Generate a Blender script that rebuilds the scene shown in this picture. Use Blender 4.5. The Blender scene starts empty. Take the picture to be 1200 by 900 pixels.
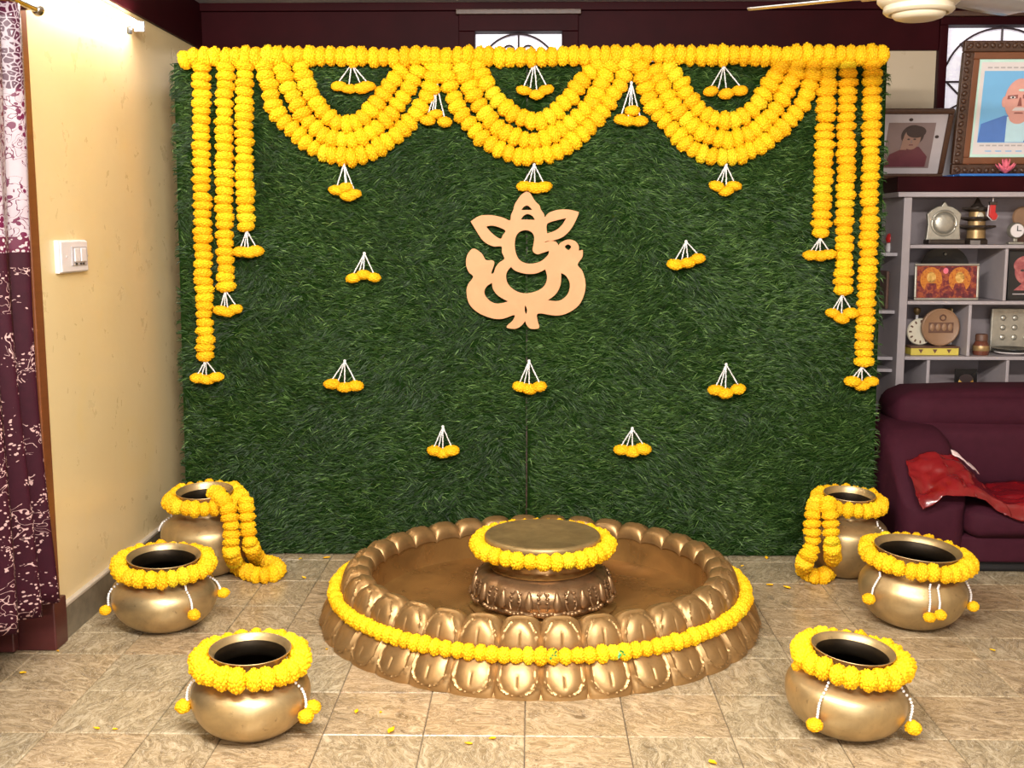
import bpy, bmesh, math, random
import numpy as np
from math import sin, cos, pi, radians, sqrt, atan2, hypot
from mathutils import Vector, Matrix, Quaternion, noise as mnoise

random.seed(11)
rng = np.random.default_rng(5)
scene = bpy.context.scene
C = scene.collection

# ------------------------------------------------------------------ camera
FPX, PITCH, YAW, CAMH = 1300.0, radians(7.88), radians(0.97), 1.48
cam = bpy.data.cameras.new('camera')
camo = bpy.data.objects.new('camera', cam)
C.objects.link(camo)
cam.sensor_width = 36.0
cam.lens = 36.0 * FPX / 1200.0
cam.clip_start = 0.05
camo.location = (0, 0, CAMH)
camo.rotation_euler = (pi / 2 - PITCH, 0, YAW)
scene.camera = camo

# ------------------------------------------------------------------ world and lights
world = bpy.data.worlds.new('room_world')
scene.world = world
world.use_nodes = True
bg = world.node_tree.nodes['Background']
bg.inputs[0].default_value = (1.0, 0.97, 0.93, 1)
bg.inputs[1].default_value = 0.42


def area(name, loc, target, sx, sy, power, col):
    l = bpy.data.lights.new(name, 'AREA')
    l.shape = 'RECTANGLE'
    l.size, l.size_y = sx, sy
    l.energy = power
    l.color = col
    o = bpy.data.objects.new(name, l)
    C.objects.link(o)
    o.location = loc
    o.rotation_euler = (Vector(target) - Vector(loc)).to_track_quat('-Z', 'Y').to_euler()
    return o


area('overhead_fill_a', (-0.5, 1.5, 2.58), (-0.1, 3.6, 0.4), 1.3, 0.12, 120, (1.0, 0.97, 0.91))  # unseen fill light added overhead, no fixture built for it
area('overhead_fill_b', (0.7, 0.4, 2.58), (0.4, 5.0, 0.9), 1.3, 0.12, 120, (1.0, 0.97, 0.91))  # second unseen overhead fill, added to light the backdrop from the front
area('rear_fill', (0.2, -2.4, 1.5), (0, 5, 1.0), 3.0, 2.0, 90, (1.0, 0.98, 0.96))  # large unseen fill added behind the camera; no doorway is built there

scene.view_settings.view_transform = 'Standard'
scene.view_settings.look = 'None'
scene.view_settings.gamma = 1.0
scene.view_settings.use_curve_mapping = False
scene.view_settings.exposure = 0.15

# ------------------------------------------------------------------ pixel to place
_fw = Vector((-sin(YAW) * cos(PITCH), cos(YAW) * cos(PITCH), -sin(PITCH)))
_rt = Vector((cos(YAW), sin(YAW), 0))
_up = Vector((-sin(YAW) * sin(PITCH), cos(YAW) * sin(PITCH), cos(PITCH)))


def ray(u, v):
    return _fw + _rt * ((u - 600) / FPX) + _up * ((450 - v) / FPX)


def on_floor(u, v, z=0.0):
    d = ray(u, v)
    t = (z - CAMH) / d.z
    return Vector((t * d.x, t * d.y, z))


def on_y(u, v, Y):
    d = ray(u, v)
    t = Y / d.y
    return Vector((t * d.x, Y, CAMH + t * d.z))


def on_x(u, v, X):
    d = ray(u, v)
    t = X / d.x
    return Vector((X, t * d.y, CAMH + t * d.z))


# ------------------------------------------------------------------ materials
class NT:
    def __init__(s, name):
        m = bpy.data.materials.new(name)
        m.use_nodes = True
        s.m, s.t = m, m.node_tree
        s.b = s.t.nodes['Principled BSDF']

    def n(s, typ, ins=None, **kw):
        nd = s.t.nodes.new(typ)
        for k, v in kw.items():
            setattr(nd, k, v)
        for k, v in (ins or {}).items():
            s.set(nd, k, v)
        return nd

    def set(s, nd, k, v):
        if isinstance(v, bpy.types.NodeSocket):
            s.t.links.new(v, nd.inputs[k])
        else:
            nd.inputs[k].default_value = v

    def p(s, k, v):
        s.set(s.b, k, v)

    def math(s, op, a, b=0.0, c=0.0):
        nd = s.n('ShaderNodeMath', {0: a, 1: b, 2: c}, operation=op)
        return nd.outputs[0]

    def mix(s, f, a, b, mode='MIX'):
        nd = s.n('ShaderNodeMix', data_type='RGBA', blend_type=mode)
        s.set(nd, 0, f)
        for k, v in ((6, a), (7, b)):
            s.set(nd, k, v if isinstance(v, bpy.types.NodeSocket) else (*v, 1))
        return nd.outputs[2]

    def ramp(s, f, stops):
        nd = s.n('ShaderNodeValToRGB', {0: f})
        el = nd.color_ramp.elements
        while len(el) < len(stops):
            el.new(0.5)
        for e, (p, c) in zip(el, stops):
            e.position = p
            e.color = (*c, 1) if len(c) == 3 else c
        return nd.outputs[0]

    def noise(s, vec, scale, detail=4, rough=.55, dist=0.0):
        nd = s.n('ShaderNodeTexNoise', {'Scale': scale, 'Detail': detail, 'Roughness': rough, 'Distortion': dist})
        if vec is not None:
            s.set(nd, 'Vector', vec)
        return nd.outputs[0]

    def obj(s):
        return s.n('ShaderNodeTexCoord').outputs['Object']

    def pos(s):
        return s.n('ShaderNodeNewGeometry').outputs['Position']

    def rnd(s):
        return s.n('ShaderNodeObjectInfo').outputs['Random']

    def mapr(s, v, a, b, c, d):
        return s.n('ShaderNodeMapRange', {0: v, 1: a, 2: b, 3: c, 4: d}).outputs[0]

    def bump(s, h, strength=.3, dist=.01):
        s.p('Normal', s.n('ShaderNodeBump', {'Height': h, 'Strength': strength, 'Distance': dist}).outputs[0])


def simple(name, col, rough=.5, metal=0.0, var=.12, scale=20, bump=0.0, spec=None, coat=0.0):
    k = NT(name)
    nz = k.noise(k.obj(), scale)
    a = tuple(c * (1 - var) for c in col)
    b = tuple(min(1, c * (1 + var)) for c in col)
    k.p('Base Color', k.mix(nz, a, b))
    k.p('Roughness', rough)
    k.p('Metallic', metal)
    if spec is not None:
        k.p('Specular IOR Level', spec)
    if coat:
        k.p('Coat Weight', coat)
    if bump:
        k.bump(k.noise(k.obj(), scale * 4), bump, .004)
    return k.m


def m_wall(name, c0, c1, stain):
    k = NT(name)
    o = k.pos()
    n1 = k.noise(o, 1.6, 5, .6, .6)
    n2 = k.noise(o, 9, 5, .65, .3)
    col = k.mix(n1, c0, c1)
    st = k.ramp(k.noise(o, 3.1, 6, .6, 1.2), [(.56, (0, 0, 0)), (.74, (1, 1, 1))])
    col = k.mix(k.math('MULTIPLY', st, .30), col, stain)
    sp = k.ramp(k.noise(o, 38, 2, .5), [(.80, (0, 0, 0)), (.86, (1, 1, 1))])
    col = k.mix(k.math('MULTIPLY', sp, .2), col, tuple(c * .55 for c in c0))
    k.p('Base Color', col)
    k.p('Roughness', k.mapr(n2, 0, 1, .20, .40))
    k.bump(k.math('ADD', k.noise(o, 5, 5, .6, .5), k.math('MULTIPLY', n2, .15)), .09, .02)
    return k.m


def m_tile():
    k = NT('floor_tile_marbled_beige')
    r = k.rnd()
    o = k.pos()
    off = k.n('ShaderNodeVectorMath', {0: o, 1: k.n('ShaderNodeCombineXYZ', {0: k.math('MULTIPLY', r, 31.0), 1: k.math('MULTIPLY', r, 17.0), 2: 0.0}).outputs[0]}, operation='ADD').outputs[0]
    rot = k.n('ShaderNodeVectorRotate', {'Vector': off, 'Angle': k.math('MULTIPLY', r, 2.2)}, rotation_type='Z_AXIS').outputs[0]
    sc = k.n('ShaderNodeVectorMath', {0: rot, 1: (1.0, 1.9, 1.0)}, operation='MULTIPLY').outputs[0]
    warp = k.n('ShaderNodeTexNoise', {'Vector': sc, 'Scale': 6.0, 'Detail': 2.0})
    wv = k.n('ShaderNodeVectorMath', {0: sc, 1: k.n('ShaderNodeVectorMath', {0: warp.outputs['Color'], 'Scale': .22}, operation='SCALE').outputs[0]}, operation='ADD').outputs[0]
    n1 = k.noise(wv, 12, 5, .66, 1.6)
    n2 = k.noise(wv, 19, 4, .6, 2.4)
    col = k.ramp(n1, [(.30, (.15, .105, .060)), (.45, (.30, .225, .138)), (.56, (.41, .315, .20)), (.68, (.56, .46, .33))])
    veins = k.ramp(n2, [(.47, (0, 0, 0)), (.505, (1, 1, 1)), (.54, (0, 0, 0))])
    col = k.mix(k.math('MULTIPLY', veins, .55), col, (.66, .57, .45))
    dk = k.ramp(k.noise(wv, 15, 3, .6, 2.8), [(.60, (0, 0, 0)), (.68, (1, 1, 1))])
    col = k.mix(k.math('MULTIPLY', dk, .5), col, (.10, .068, .038))
    tint = k.mix(r, (.99, .92, .83), (.91, .95, .93))
    col = k.mix(1.0, col, tint, 'MULTIPLY')
    k.p('Base Color', col)
    k.p('Roughness', k.mapr(n1, .2, .8, .30, .20))
    k.bump(n1, .08, .004)
    return k.m


def m_marigold(name, a, b, green):
    k = NT(name)
    r = k.rnd()
    nz = k.noise(k.obj(), 2.6, 3)
    base = k.mix(r, a, b)
    base = k.mix(k.math('MULTIPLY', nz, .45), base, tuple(c * d for c, d in zip(a, (.95, .80, .6))))
    gr = k.math('GREATER_THAN', k.math('FRACT', k.math('MULTIPLY', r, 37.7)), green)
    base = k.mix(k.math('MULTIPLY', gr, .5), base, (.62, .60, .02))
    k.p('Base Color', base)
    k.p('Roughness', .62)
    k.p('Specular IOR Level', .25)
    k.p('Subsurface Weight', .18)
    k.p('Subsurface Radius', (.02, .012, .002))
    k.p('Subsurface Scale', .4)
    return k.m


def m_grass():
    k = NT('artificial_grass_green')
    a = k.n('ShaderNodeAttribute', attribute_name='shade').outputs['Fac']
    col = k.ramp(a, [(0, (.006, .018, .003)), (.4, (.017, .044, .008)), (.75, (.042, .092, .018)), (1, (.115, .20, .055))])
    k.p('Base Color', col)
    k.p('Roughness', .5)
    k.p('Specular IOR Level', .22)
    return k.m


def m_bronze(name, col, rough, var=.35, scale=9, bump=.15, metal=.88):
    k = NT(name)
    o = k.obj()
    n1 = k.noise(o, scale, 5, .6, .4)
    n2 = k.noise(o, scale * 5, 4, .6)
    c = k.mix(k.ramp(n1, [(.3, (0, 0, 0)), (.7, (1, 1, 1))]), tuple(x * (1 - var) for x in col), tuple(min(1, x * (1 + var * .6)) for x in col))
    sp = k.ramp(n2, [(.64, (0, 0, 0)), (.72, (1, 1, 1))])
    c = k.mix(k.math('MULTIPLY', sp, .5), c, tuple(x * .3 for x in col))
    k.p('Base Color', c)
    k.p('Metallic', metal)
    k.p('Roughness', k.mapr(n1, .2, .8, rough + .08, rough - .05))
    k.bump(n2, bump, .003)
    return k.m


def m_curtain():
    k = NT('maroon_velvet_and_silver_curtain')
    o = k.pos()
    xyz = k.n('ShaderNodeSeparateXYZ', {0: o})
    y, z = xyz.outputs[1], xyz.outputs[2]
    uv = k.n('ShaderNodeCombineXYZ', {0: k.math('MULTIPLY', y, 1.5), 1: z, 2: 0.0}).outputs[0]
    wob = k.n('ShaderNodeTexNoise', {'Vector': uv, 'Scale': 14.0, 'Detail': 2.0}).outputs['Color']
    uvw = k.n('ShaderNodeVectorMath', {0: uv, 1: k.n('ShaderNodeVectorMath', {0: wob, 'Scale': .03}, operation='SCALE').outputs[0]}, operation='ADD').outputs[0]

    def petals(scale, thr, mscale, mthr):
        v = k.n('ShaderNodeTexVoronoi', {'Vector': uvw, 'Scale': scale}).outputs['Distance']
        p = k.math('LESS_THAN', v, thr)
        m = k.math('GREATER_THAN', k.noise(uvw, mscale, 2, .5), mthr)
        return k.math('MULTIPLY', p, m)
    vine = k.n('ShaderNodeTexNoise', {'Vector': uvw, 'Scale': 24.0, 'Detail': 1.0, 'Distortion': 1.5}).outputs[0]
    stem = k.math('LESS_THAN', k.math('ABSOLUTE', k.math('SUBTRACT', vine, .5)), .018)
    low = k.math('MAXIMUM', petals(85, .30, 9, .50), k.math('MULTIPLY', stem, k.math('GREATER_THAN', k.noise(uvw, 7, 2, .5), .52)))
    # the printed sprays start a hand's width below the silver band
    band = k.math('LESS_THAN', z, k.math('ADD', 1.24, k.math('MULTIPLY', k.noise(uvw, 5, 1), .12)))
    spray = k.math('MULTIPLY', k.math('GREATER_THAN', z, 1.22), k.math('LESS_THAN', z, 1.36))
    spray = k.math('MULTIPLY', spray, k.math('GREATER_THAN', k.noise(uv, 7, 1), .52))
    low = k.math('MULTIPLY', low, k.math('MAXIMUM', k.math('LESS_THAN', z, 1.16), spray))
    maroon = k.mix(k.noise(o, 30, 3), (.020, .001, .005), (.036, .002, .009))
    c_low = k.mix(low, maroon, (.46, .29, .27))
    silver = k.mix(k.noise(o, 12, 3), (.30, .24, .265), (.42, .35, .37))
    flo = k.math('MAXIMUM', petals(42, .38, 11, .48), k.math('MULTIPLY', stem, 1.0))
    c_mid = k.mix(flo, silver, (.10, .008, .035))
    vo = k.n('ShaderNodeTexVoronoi', {'Vector': uvw, 'Scale': 55.0}, feature='DISTANCE_TO_EDGE').outputs['Distance']
    net = k.math('MAXIMUM', k.math('MULTIPLY', k.math('LESS_THAN', vo, .09), .75), k.math('GREATER_THAN', vo, .36))
    c_top = k.mix(net, (.05, .005, .02), (.40, .33, .36))
    edge = k.n('ShaderNodeTexVoronoi', {'Vector': uvw, 'Scale': 75.0}).outputs['Distance']
    c_edge = k.mix(k.math('LESS_THAN', edge, .4), (.09, .01, .03), (.42, .34, .34))
    c = k.mix(k.math('GREATER_THAN', z, 1.41), c_low, c_edge)
    c = k.mix(k.math('GREATER_THAN', z, 1.46), c, c_mid)
    c = k.mix(k.math('GREATER_THAN', z, k.math('ADD', 1.90, k.math('MULTIPLY', k.noise(uv, 12, 1), .06))), c, c_top)
    k.p('Base Color', c)
    k.p('Roughness', k.mapr(k.math('GREATER_THAN', z, 1.42), 0, 1, .7, .34))
    k.p('Specular IOR Level', .2)
    return k.m


def m_emit(name, col, strength):
    k = NT(name)
    k.p('Base Color', (*col, 1))
    k.p('Emission Color', (*col, 1))
    k.p('Emission Strength', strength)
    return k.m


def m_pane():
    k = NT('frosted_daylit_pane')
    o = k.obj()
    n = k.noise(k.n('ShaderNodeVectorMath', {0: o, 1: (1, 1, 2.5)}, operation='MULTIPLY').outputs[0], 40, 3, .6, 1.5)
    c = k.mix(k.ramp(n, [(.4, (0, 0, 0)), (.62, (1, 1, 1))]), (.80, .74, .86), (1.0, .97, 1.0))
    k.p('Base Color', c)
    k.p('Emission Color', c)
    k.p('Emission Strength', .48)
    k.p('Roughness', .3)
    return k.m


def m_wood(name, a, b, rough=.4, scale=6, stretch=(1, 1, 8)):
    k = NT(name)
    o = k.n('ShaderNodeVectorMath', {0: k.obj(), 1: stretch}, operation='MULTIPLY').outputs[0]
    n = k.noise(o, scale, 5, .6, 1.0)
    k.p('Base Color', k.mix(n, a, b))
    k.p('Roughness', rough)
    k.bump(n, .08, .004)
    return k.m


def m_print(name, stops, scale=9):
    k = NT(name)
    n = k.noise(k.obj(), scale, 3, .55, .4)
    k.p('Base Color', k.ramp(n, stops))
    k.p('Roughness', .25)
    return k.m


M = {}
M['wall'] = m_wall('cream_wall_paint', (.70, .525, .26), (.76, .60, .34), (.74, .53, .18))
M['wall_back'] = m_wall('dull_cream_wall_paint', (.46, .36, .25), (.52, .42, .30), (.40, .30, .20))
M['ceiling'] = simple('grey_white_ceiling', (.55, .52, .50), .8, var=.05)
M['maroon_paint'] = simple('maroon_gloss_paint', (.024, .0022, .0035), .5, var=.5, scale=5, bump=.05, spec=.06)
M['tile'] = m_tile()
M['grout'] = simple('dark_grout', (.10, .075, .05), .9)
M['skirting'] = simple('stone_skirting', (.16, .13, .09), .35, var=.6, scale=28)
M['skirt_top'] = simple('pale_skirting_edge', (.50, .42, .33), .5)
M['grass'] = m_grass()
M['mat'] = simple('dark_green_mat_backing', (.008, .022, .004), .95, spec=.0)
M['marigold'] = m_marigold('marigold_yellow', (.84, .43, .004), (.90, .55, .008), .94)
M['marigold_small'] = m_marigold('marigold_deep_yellow', (.82, .40, .003), (.90, .49, .006), 2)
M['bead'] = simple('white_bead', (.80, .78, .78), .35)
M['leaf'] = simple('green_foil', (.01, .28, .05), .3)
M['ply'] = m_wood('tan_plywood', (.47, .205, .082), (.60, .295, .135), .6, 9, (1, 1, 1.6))
M['ply_edge'] = simple('dark_cut_plywood', (.17, .07, .02), .7)
M['urli'] = m_bronze('bronze_painted_metal', (.37, .22, .088), .38, .32, 7, .12, .68)
M['urli_in'] = m_bronze('dark_bronze_basin', (.32, .165, .050), .24, .45, 4, .1, .5)
M['pedestal'] = m_bronze('carved_bronze', (.30, .175, .085), .34, .4, 12, .25, .7)
M['plate'] = m_bronze('worn_brass_plate', (.34, .24, .105), .42, .35, 12, .1, .6)
M['brass'] = m_bronze('old_brass', (.50, .365, .185), .40, .30, 9, .15, .8)
M['brass_in'] = m_bronze('dark_pot_inside', (.030, .021, .013), .45, .4, 9, .1)  # near-black brown, much darker than the brass outside
M['curtain'] = m_curtain()
M['rod'] = simple('steel_rod', (.5, .48, .45), .25, 1.0)
M['door_wood'] = m_wood('brown_door_wood', (.13, .035, .012), (.22, .07, .022), .35)
M['door_maroon'] = m_wood('maroon_door_wood', (.05, .010, .010), (.085, .018, .016), .35)
M['tube'] = m_emit('lit_tube', (1.0, .96, .90), 55.0)
M['white_plastic'] = simple('white_plastic', (.72, .66, .66), .35, var=.04)
M['grey_plastic'] = simple('grey_plastic', (.45, .41, .42), .35)
M['dark_plastic'] = simple('dark_plastic', (.02, .02, .02), .4)
M['cream_metal'] = simple('cream_enamel', (.64, .56, .42), .35, var=.06)
M['fan_blade'] = simple('pale_enamel_blade', (.58, .58, .60), .22, .35)
M['pane'] = m_pane()
M['iron'] = simple('dark_grille_iron', (.05, .03, .035), .5)
M['shelf'] = simple('lilac_grey_shelf_paint', (.36, .315, .33), .45, var=.12, scale=12)
M['shelf_back'] = simple('dull_shelf_back', (.30, .25, .26), .6, var=.25, scale=8)
M['sofa'] = simple('maroon_velour', (.042, .0065, .0145), .8, var=.25, scale=26, bump=.1, spec=.15)
M['red_cloth'] = simple('shiny_red_fabric', (.17, .004, .007), .24, var=.4, scale=9, coat=.3)
M['white_cloth'] = simple('white_strap', (.72, .55, .55), .5)
M['carved'] = simple('carved_dark_wood', (.065, .027, .014), .35, var=.5, scale=50, bump=.4)
M['mid_wood'] = simple('reddish_frame_wood', (.18, .062, .025), .4, var=.2)
M['paper'] = simple('white_card_mount', (.42, .37, .38), .5, var=.08)
M['sky_print'] = simple('pale_blue_print', (.19, .48, .80), .3, var=.1, scale=6)
M['green_mount'] = simple('pale_green_mount', (.55, .78, .70), .3, var=.1)
M['blue_coat'] = simple('blue_printed_coat', (.09, .21, .58), .3)
M['pale_shirt'] = simple('pale_printed_shirt', (.52, .76, .86), .3)
M['skin_print'] = simple('pink_printed_skin', (.72, .36, .31), .3, var=.15, scale=14)
M['skin_shadow'] = simple('brown_printed_feature', (.30, .10, .09), .3)
M['skin_dull'] = simple('faded_printed_skin', (.26, .15, .115), .3, var=.2)
M['hair_print'] = simple('dark_printed_hair', (.045, .03, .03), .3)
M['robe_print'] = simple('faded_maroon_robe_print', (.12, .035, .045), .3, var=.3)
M['sepia'] = simple('faded_photo_ground', (.20, .14, .135), .3)
M['deity_print'] = m_print('orange_maroon_print', [(.3, (.05, .004, .012)), (.5, (.15, .014, .02)), (.62, (.34, .07, .02)), (.75, (.12, .01, .03))], 46)
M['orange_print'] = m_print('orange_figure_print', [(.3, (.32, .06, .008)), (.5, (.56, .19, .02)), (.7, (.26, .04, .015))], 70)
M['gold_print'] = m_print('gold_face_print', [(.3, (.20, .09, .02)), (.5, (.55, .30, .06)), (.7, (.75, .48, .16))], 60)
M['black_print'] = simple('black_print', (.012, .010, .010), .25)
M['pink_face'] = m_print('pinkish_red_face_print', [(.3, (.18, .03, .04)), (.55, (.36, .09, .09)), (.75, (.48, .17, .15))], 30)
M['silver'] = simple('tarnished_silver', (.42, .39, .33), .34, .65, var=.35, scale=30, bump=.3)
M['dark_statue'] = simple('dark_bronze_statuette', (.055, .04, .032), .35, .5, var=.4, scale=30)
M['gold_statue'] = simple('dull_gold_statuette', (.36, .23, .10), .4, .5, var=.4, scale=30)
M['wood_plaque'] = m_wood('carved_round_wood', (.20, .105, .055), (.32, .18, .10), .5, 14)
M['wood_dark'] = simple('dark_carved_relief', (.115, .05, .03), .5, var=.3, scale=50)
M['yellow_card'] = simple('yellow_printed_box', (.56, .44, .07), .5)
M['red_plastic'] = simple('red_plastic', (.50, .02, .02), .3)
M['cream_face'] = simple('cream_dial', (.62, .56, .44), .4)
M['jar_glass'] = simple('brown_glass_jar', (.13, .04, .025), .15, var=.4, scale=30)
M['blue_tray'] = simple('blue_lacquer', (.03, .16, .52), .25)
M['pink_paper'] = simple('pink_crepe_paper', (.70, .14, .20), .6, var=.3, scale=30)
M['black_gap'] = simple('sofa_gap_shade', (.008, .006, .006), .8)  # black colour standing in for the shade below the sofa base


# ------------------------------------------------------------------ mesh helpers
class MB:
    def __init__(s):
        s.v, s.f = [], []

    def add(s, vs, fs):
        o = len(s.v)
        s.v += [tuple(v) for v in vs]
        s.f += [tuple(i + o for i in f) for f in fs]
        return s

    def box(s, x0, x1, y0, y1, z0, z1):
        return s.add([(x0, y0, z0), (x1, y0, z0), (x1, y1, z0), (x0, y1, z0), (x0, y0, z1), (x1, y0, z1), (x1, y1, z1), (x0, y1, z1)],
                     [(0, 3, 2, 1), (4, 5, 6, 7), (0, 1, 5, 4), (1, 2, 6, 5), (2, 3, 7, 6), (3, 0, 4, 7)])

    def lathe(s, prof, n=32, c=(0, 0, 0), mod=None):
        vs, fs = [], []
        for i, (r, z) in enumerate(prof):
            for k in range(n):
                a = 2 * pi * k / n
                rr = r * (mod(a, i) if mod else 1)
                vs.append((c[0] + rr * cos(a), c[1] + rr * sin(a), c[2] + z))
        for i in range(len(prof) - 1):
            for k in range(n):
                k2 = (k + 1) % n
                fs.append((i * n + k, i * n + k2, (i + 1) * n + k2, (i + 1) * n + k))
        return s.add(vs, fs)

    def tube(s, pts, r, n=8, closed=False, cap=True):
        pts = [Vector(p) for p in pts]
        m = len(pts)
        vs, fs = [], []
        up = Vector((0, 0, 1))
        for i, p in enumerate(pts):
            a = pts[(i - 1) % m] if (closed or i) else p
            b = pts[(i + 1) % m] if (closed or i < m - 1) else p
            t = (b - a).normalized()
            q = t.cross(up if abs(t.z) < .95 else Vector((1, 0, 0))).normalized()
            w = t.cross(q)
            rr = r[i] if isinstance(r, (list, tuple)) else r
            for k in range(n):
                an = 2 * pi * k / n
                vs.append(p + q * (cos(an) * rr) + w * (sin(an) * rr))
        for i in range(m if closed else m - 1):
            j = (i + 1) % m
            for k in range(n):
                k2 = (k + 1) % n
                fs.append((i * n + k, i * n + k2, j * n + k2, j * n + k))
        if cap and not closed:
            fs.append(tuple(range(n))[::-1])
            fs.append(tuple((m - 1) * n + k for k in range(n)))
        return s.add(vs, fs)

    def ball(s, c, r, n=8, m=5, sc=(1, 1, 1)):
        vs, fs = [], []
        for i in range(m + 1):
            th = pi * i / m
            for k in range(n):
                a = 2 * pi * k / n
                vs.append((c[0] + r * sc[0] * sin(th) * cos(a), c[1] + r * sc[1] * sin(th) * sin(a), c[2] + r * sc[2] * cos(th)))
        for i in range(m):
            for k in range(n):
                k2 = (k + 1) % n
                fs.append((i * n + k, (i + 1) * n + k, (i + 1) * n + k2, i * n + k2))
        return s.add(vs, fs)

    def prism(s, poly, y0, y1):
        """polygon of (x, z) extruded along y"""
        n = len(poly)
        vs = [(x, y0, z) for x, z in poly] + [(x, y1, z) for x, z in poly]
        fs = [tuple(range(n)), tuple(range(2 * n - 1, n - 1, -1))]
        fs += [(i, i + n, (i + 1) % n + n, (i + 1) % n) for i in range(n)]
        return s.add(vs, fs)

    def grid(s, fn, nu, nv):
        vs = [fn(i / nu, j / nv) for j in range(nv + 1) for i in range(nu + 1)]
        fs = [(j * (nu + 1) + i, j * (nu + 1) + i + 1, (j + 1) * (nu + 1) + i + 1, (j + 1) * (nu + 1) + i) for j in range(nv) for i in range(nu)]
        return s.add(vs, fs)

    def mesh(s, name, mat, smooth=False, weld=False):
        me = bpy.data.meshes.new(name)
        me.from_pydata(s.v, [], s.f)
        bm = bmesh.new()
        bm.from_mesh(me)
        if weld:
            bmesh.ops.remove_doubles(bm, verts=bm.verts, dist=1e-5)
        bmesh.ops.recalc_face_normals(bm, faces=bm.faces)
        bm.to_mesh(me)
        bm.free()
        me.materials.append(mat)
        if smooth:
            me.polygons.foreach_set('use_smooth', [True] * len(me.polygons))
            try:
                me.set_sharp_from_angle(angle=radians(42))
            except Exception:
                pass
        return me


def link(name, me, parent=None, loc=(0, 0, 0)):
    o = bpy.data.objects.new(name, me)
    C.objects.link(o)
    o.location = loc
    if parent is not None:
        o.parent = parent
    return o


def build(name, mb, mat, parent=None, loc=(0, 0, 0), smooth=False, bevel=0.0, seg=2):
    o = link(name, mb.mesh(name, mat, smooth, weld=True), parent, loc)
    if bevel:
        b = o.modifiers.new('bevel', 'BEVEL')
        b.width, b.segments, b.limit_method = bevel, seg, 'ANGLE'
        b.angle_limit = radians(40)
        o.data.polygons.foreach_set('use_smooth', [True] * len(o.data.polygons))
        w = o.modifiers.new('wn', 'WEIGHTED_NORMAL')
    return o


def tag(o, label, cat, group=None):
    o['label'], o['category'] = label, cat
    if group:
        o['group'] = group
    return o


def thing(name, label, cat, loc=(0, 0, 0), group=None, rot=(0, 0, 0)):
    o = link(name, None, None, loc)
    o.rotation_euler = rot
    o.empty_display_size = .05
    return tag(o, label, cat, group)


def struct(name, mb, mat, **kw):
    o = build(name, mb, mat, **kw)
    if o.parent is None:
        o['kind'] = 'structure'
    return o


def catmull(pts, closed=False, per=14):
    pts = [Vector(p) for p in pts]
    n = len(pts)
    out = []
    for i in range(n if closed else n - 1):
        g = lambda j: pts[j % n] if closed else pts[max(0, min(n - 1, j))]
        a, b, c, d = g(i - 1), g(i), g(i + 1), g(i + 2)
        for k in range(per):
            t = k / per
            out.append(.5 * ((2 * b) + (c - a) * t + (2 * a - 5 * b + 4 * c - d) * t * t + (3 * b - a - 3 * c + d) * t ** 3))
    if not closed:
        out.append(pts[-1])
    return out


def resample(pts, step, closed=False):
    if closed:
        pts = pts + [pts[0]]
    L = [0.0]
    for a, b in zip(pts, pts[1:]):
        L.append(L[-1] + (b - a).length)
    n = max(2, round(L[-1] / step))
    out, j = [], 0
    for i in range(n if closed else n + 1):
        t = L[-1] * i / n
        while j < len(L) - 2 and L[j + 1] < t:
            j += 1
        f = (t - L[j]) / max(1e-9, L[j + 1] - L[j])
        out.append((pts[j].lerp(pts[j + 1], f), (pts[j + 1] - pts[j]).normalized()))
    return out


# ================================================================== THE ROOM
XL, YB, ZC = -1.71, 5.90, 2.63
XR = 3.30
cols = [-1.745, -1.44, -1.133, -.91, -.615, -.316, -.015, .289, .597, .905, 1.23, 1.575, 1.99, 2.30, 2.605, 2.91, 3.30]
cols = [-2.66, -2.355, -2.05] + cols
rows = [1.885, 2.19, 2.495, 2.80, 3.105, 3.41, 3.722, 3.93, 4.235, 4.555, 4.86, 5.16, 5.47, 5.90]
fl = struct('floor', MB().box(-2.66, XR, -2.6, YB, -.05, -.006), M['grout'])
tile_cache = {}
for i in range(len(cols) - 1):
    for j in range(len(rows) - 1):
        w, d = cols[i + 1] - cols[i], rows[j + 1] - rows[j]
        if cols[i + 1] < XL - .15 and rows[j + 1] > 3.9:
            continue
        key = (round(w, 3), round(d, 3))
        if key not in tile_cache:
            g = .0011
            mb = MB()
            b = .003
            mb.add([(g, g, -.02), (w - g, g, -.02), (w - g, d - g, -.02), (g, d - g, -.02),
                    (g, g, -b), (w - g, g, -b), (w - g, d - g, -b), (g, d - g, -b),
                    (g + b, g + b, 0), (w - g - b, g + b, 0), (w - g - b, d - g - b, 0), (g + b, d - g - b, 0)],
                   [(0, 1, 5, 4), (1, 2, 6, 5), (2, 3, 7, 6), (3, 0, 4, 7), (4, 5, 9, 8), (5, 6, 10, 9), (6, 7, 11, 10), (7, 4, 8, 11), (8, 9, 10, 11)])
            tile_cache[key] = mb.mesh('tile', M['tile'])
        link('tile', tile_cache[key], fl, (cols[i], rows[j], -random.random() * .0006))
# the floor goes on towards the camera and behind it
rest = MB().box(-2.66, XR, -2.6, rows[0] - .003, -.02, -.0003)
build('tile', rest, M['tile'], fl)

ZB = 2.392      # lower edge of the maroon band
DY0, DY1, DZ = 2.45, 3.83, 2.30   # doorway in the left wall
wl = MB()
wl.box(XL - .12, XL, DY1, YB + .1, -.02, ZC)
wl.box(XL - .12, XL, DY0, DY1, DZ, ZC)
wl.box(XL - .12, XL, -2.6, DY0, -.02, ZC)
struct('wall_left', wl, M['wall'])

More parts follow.
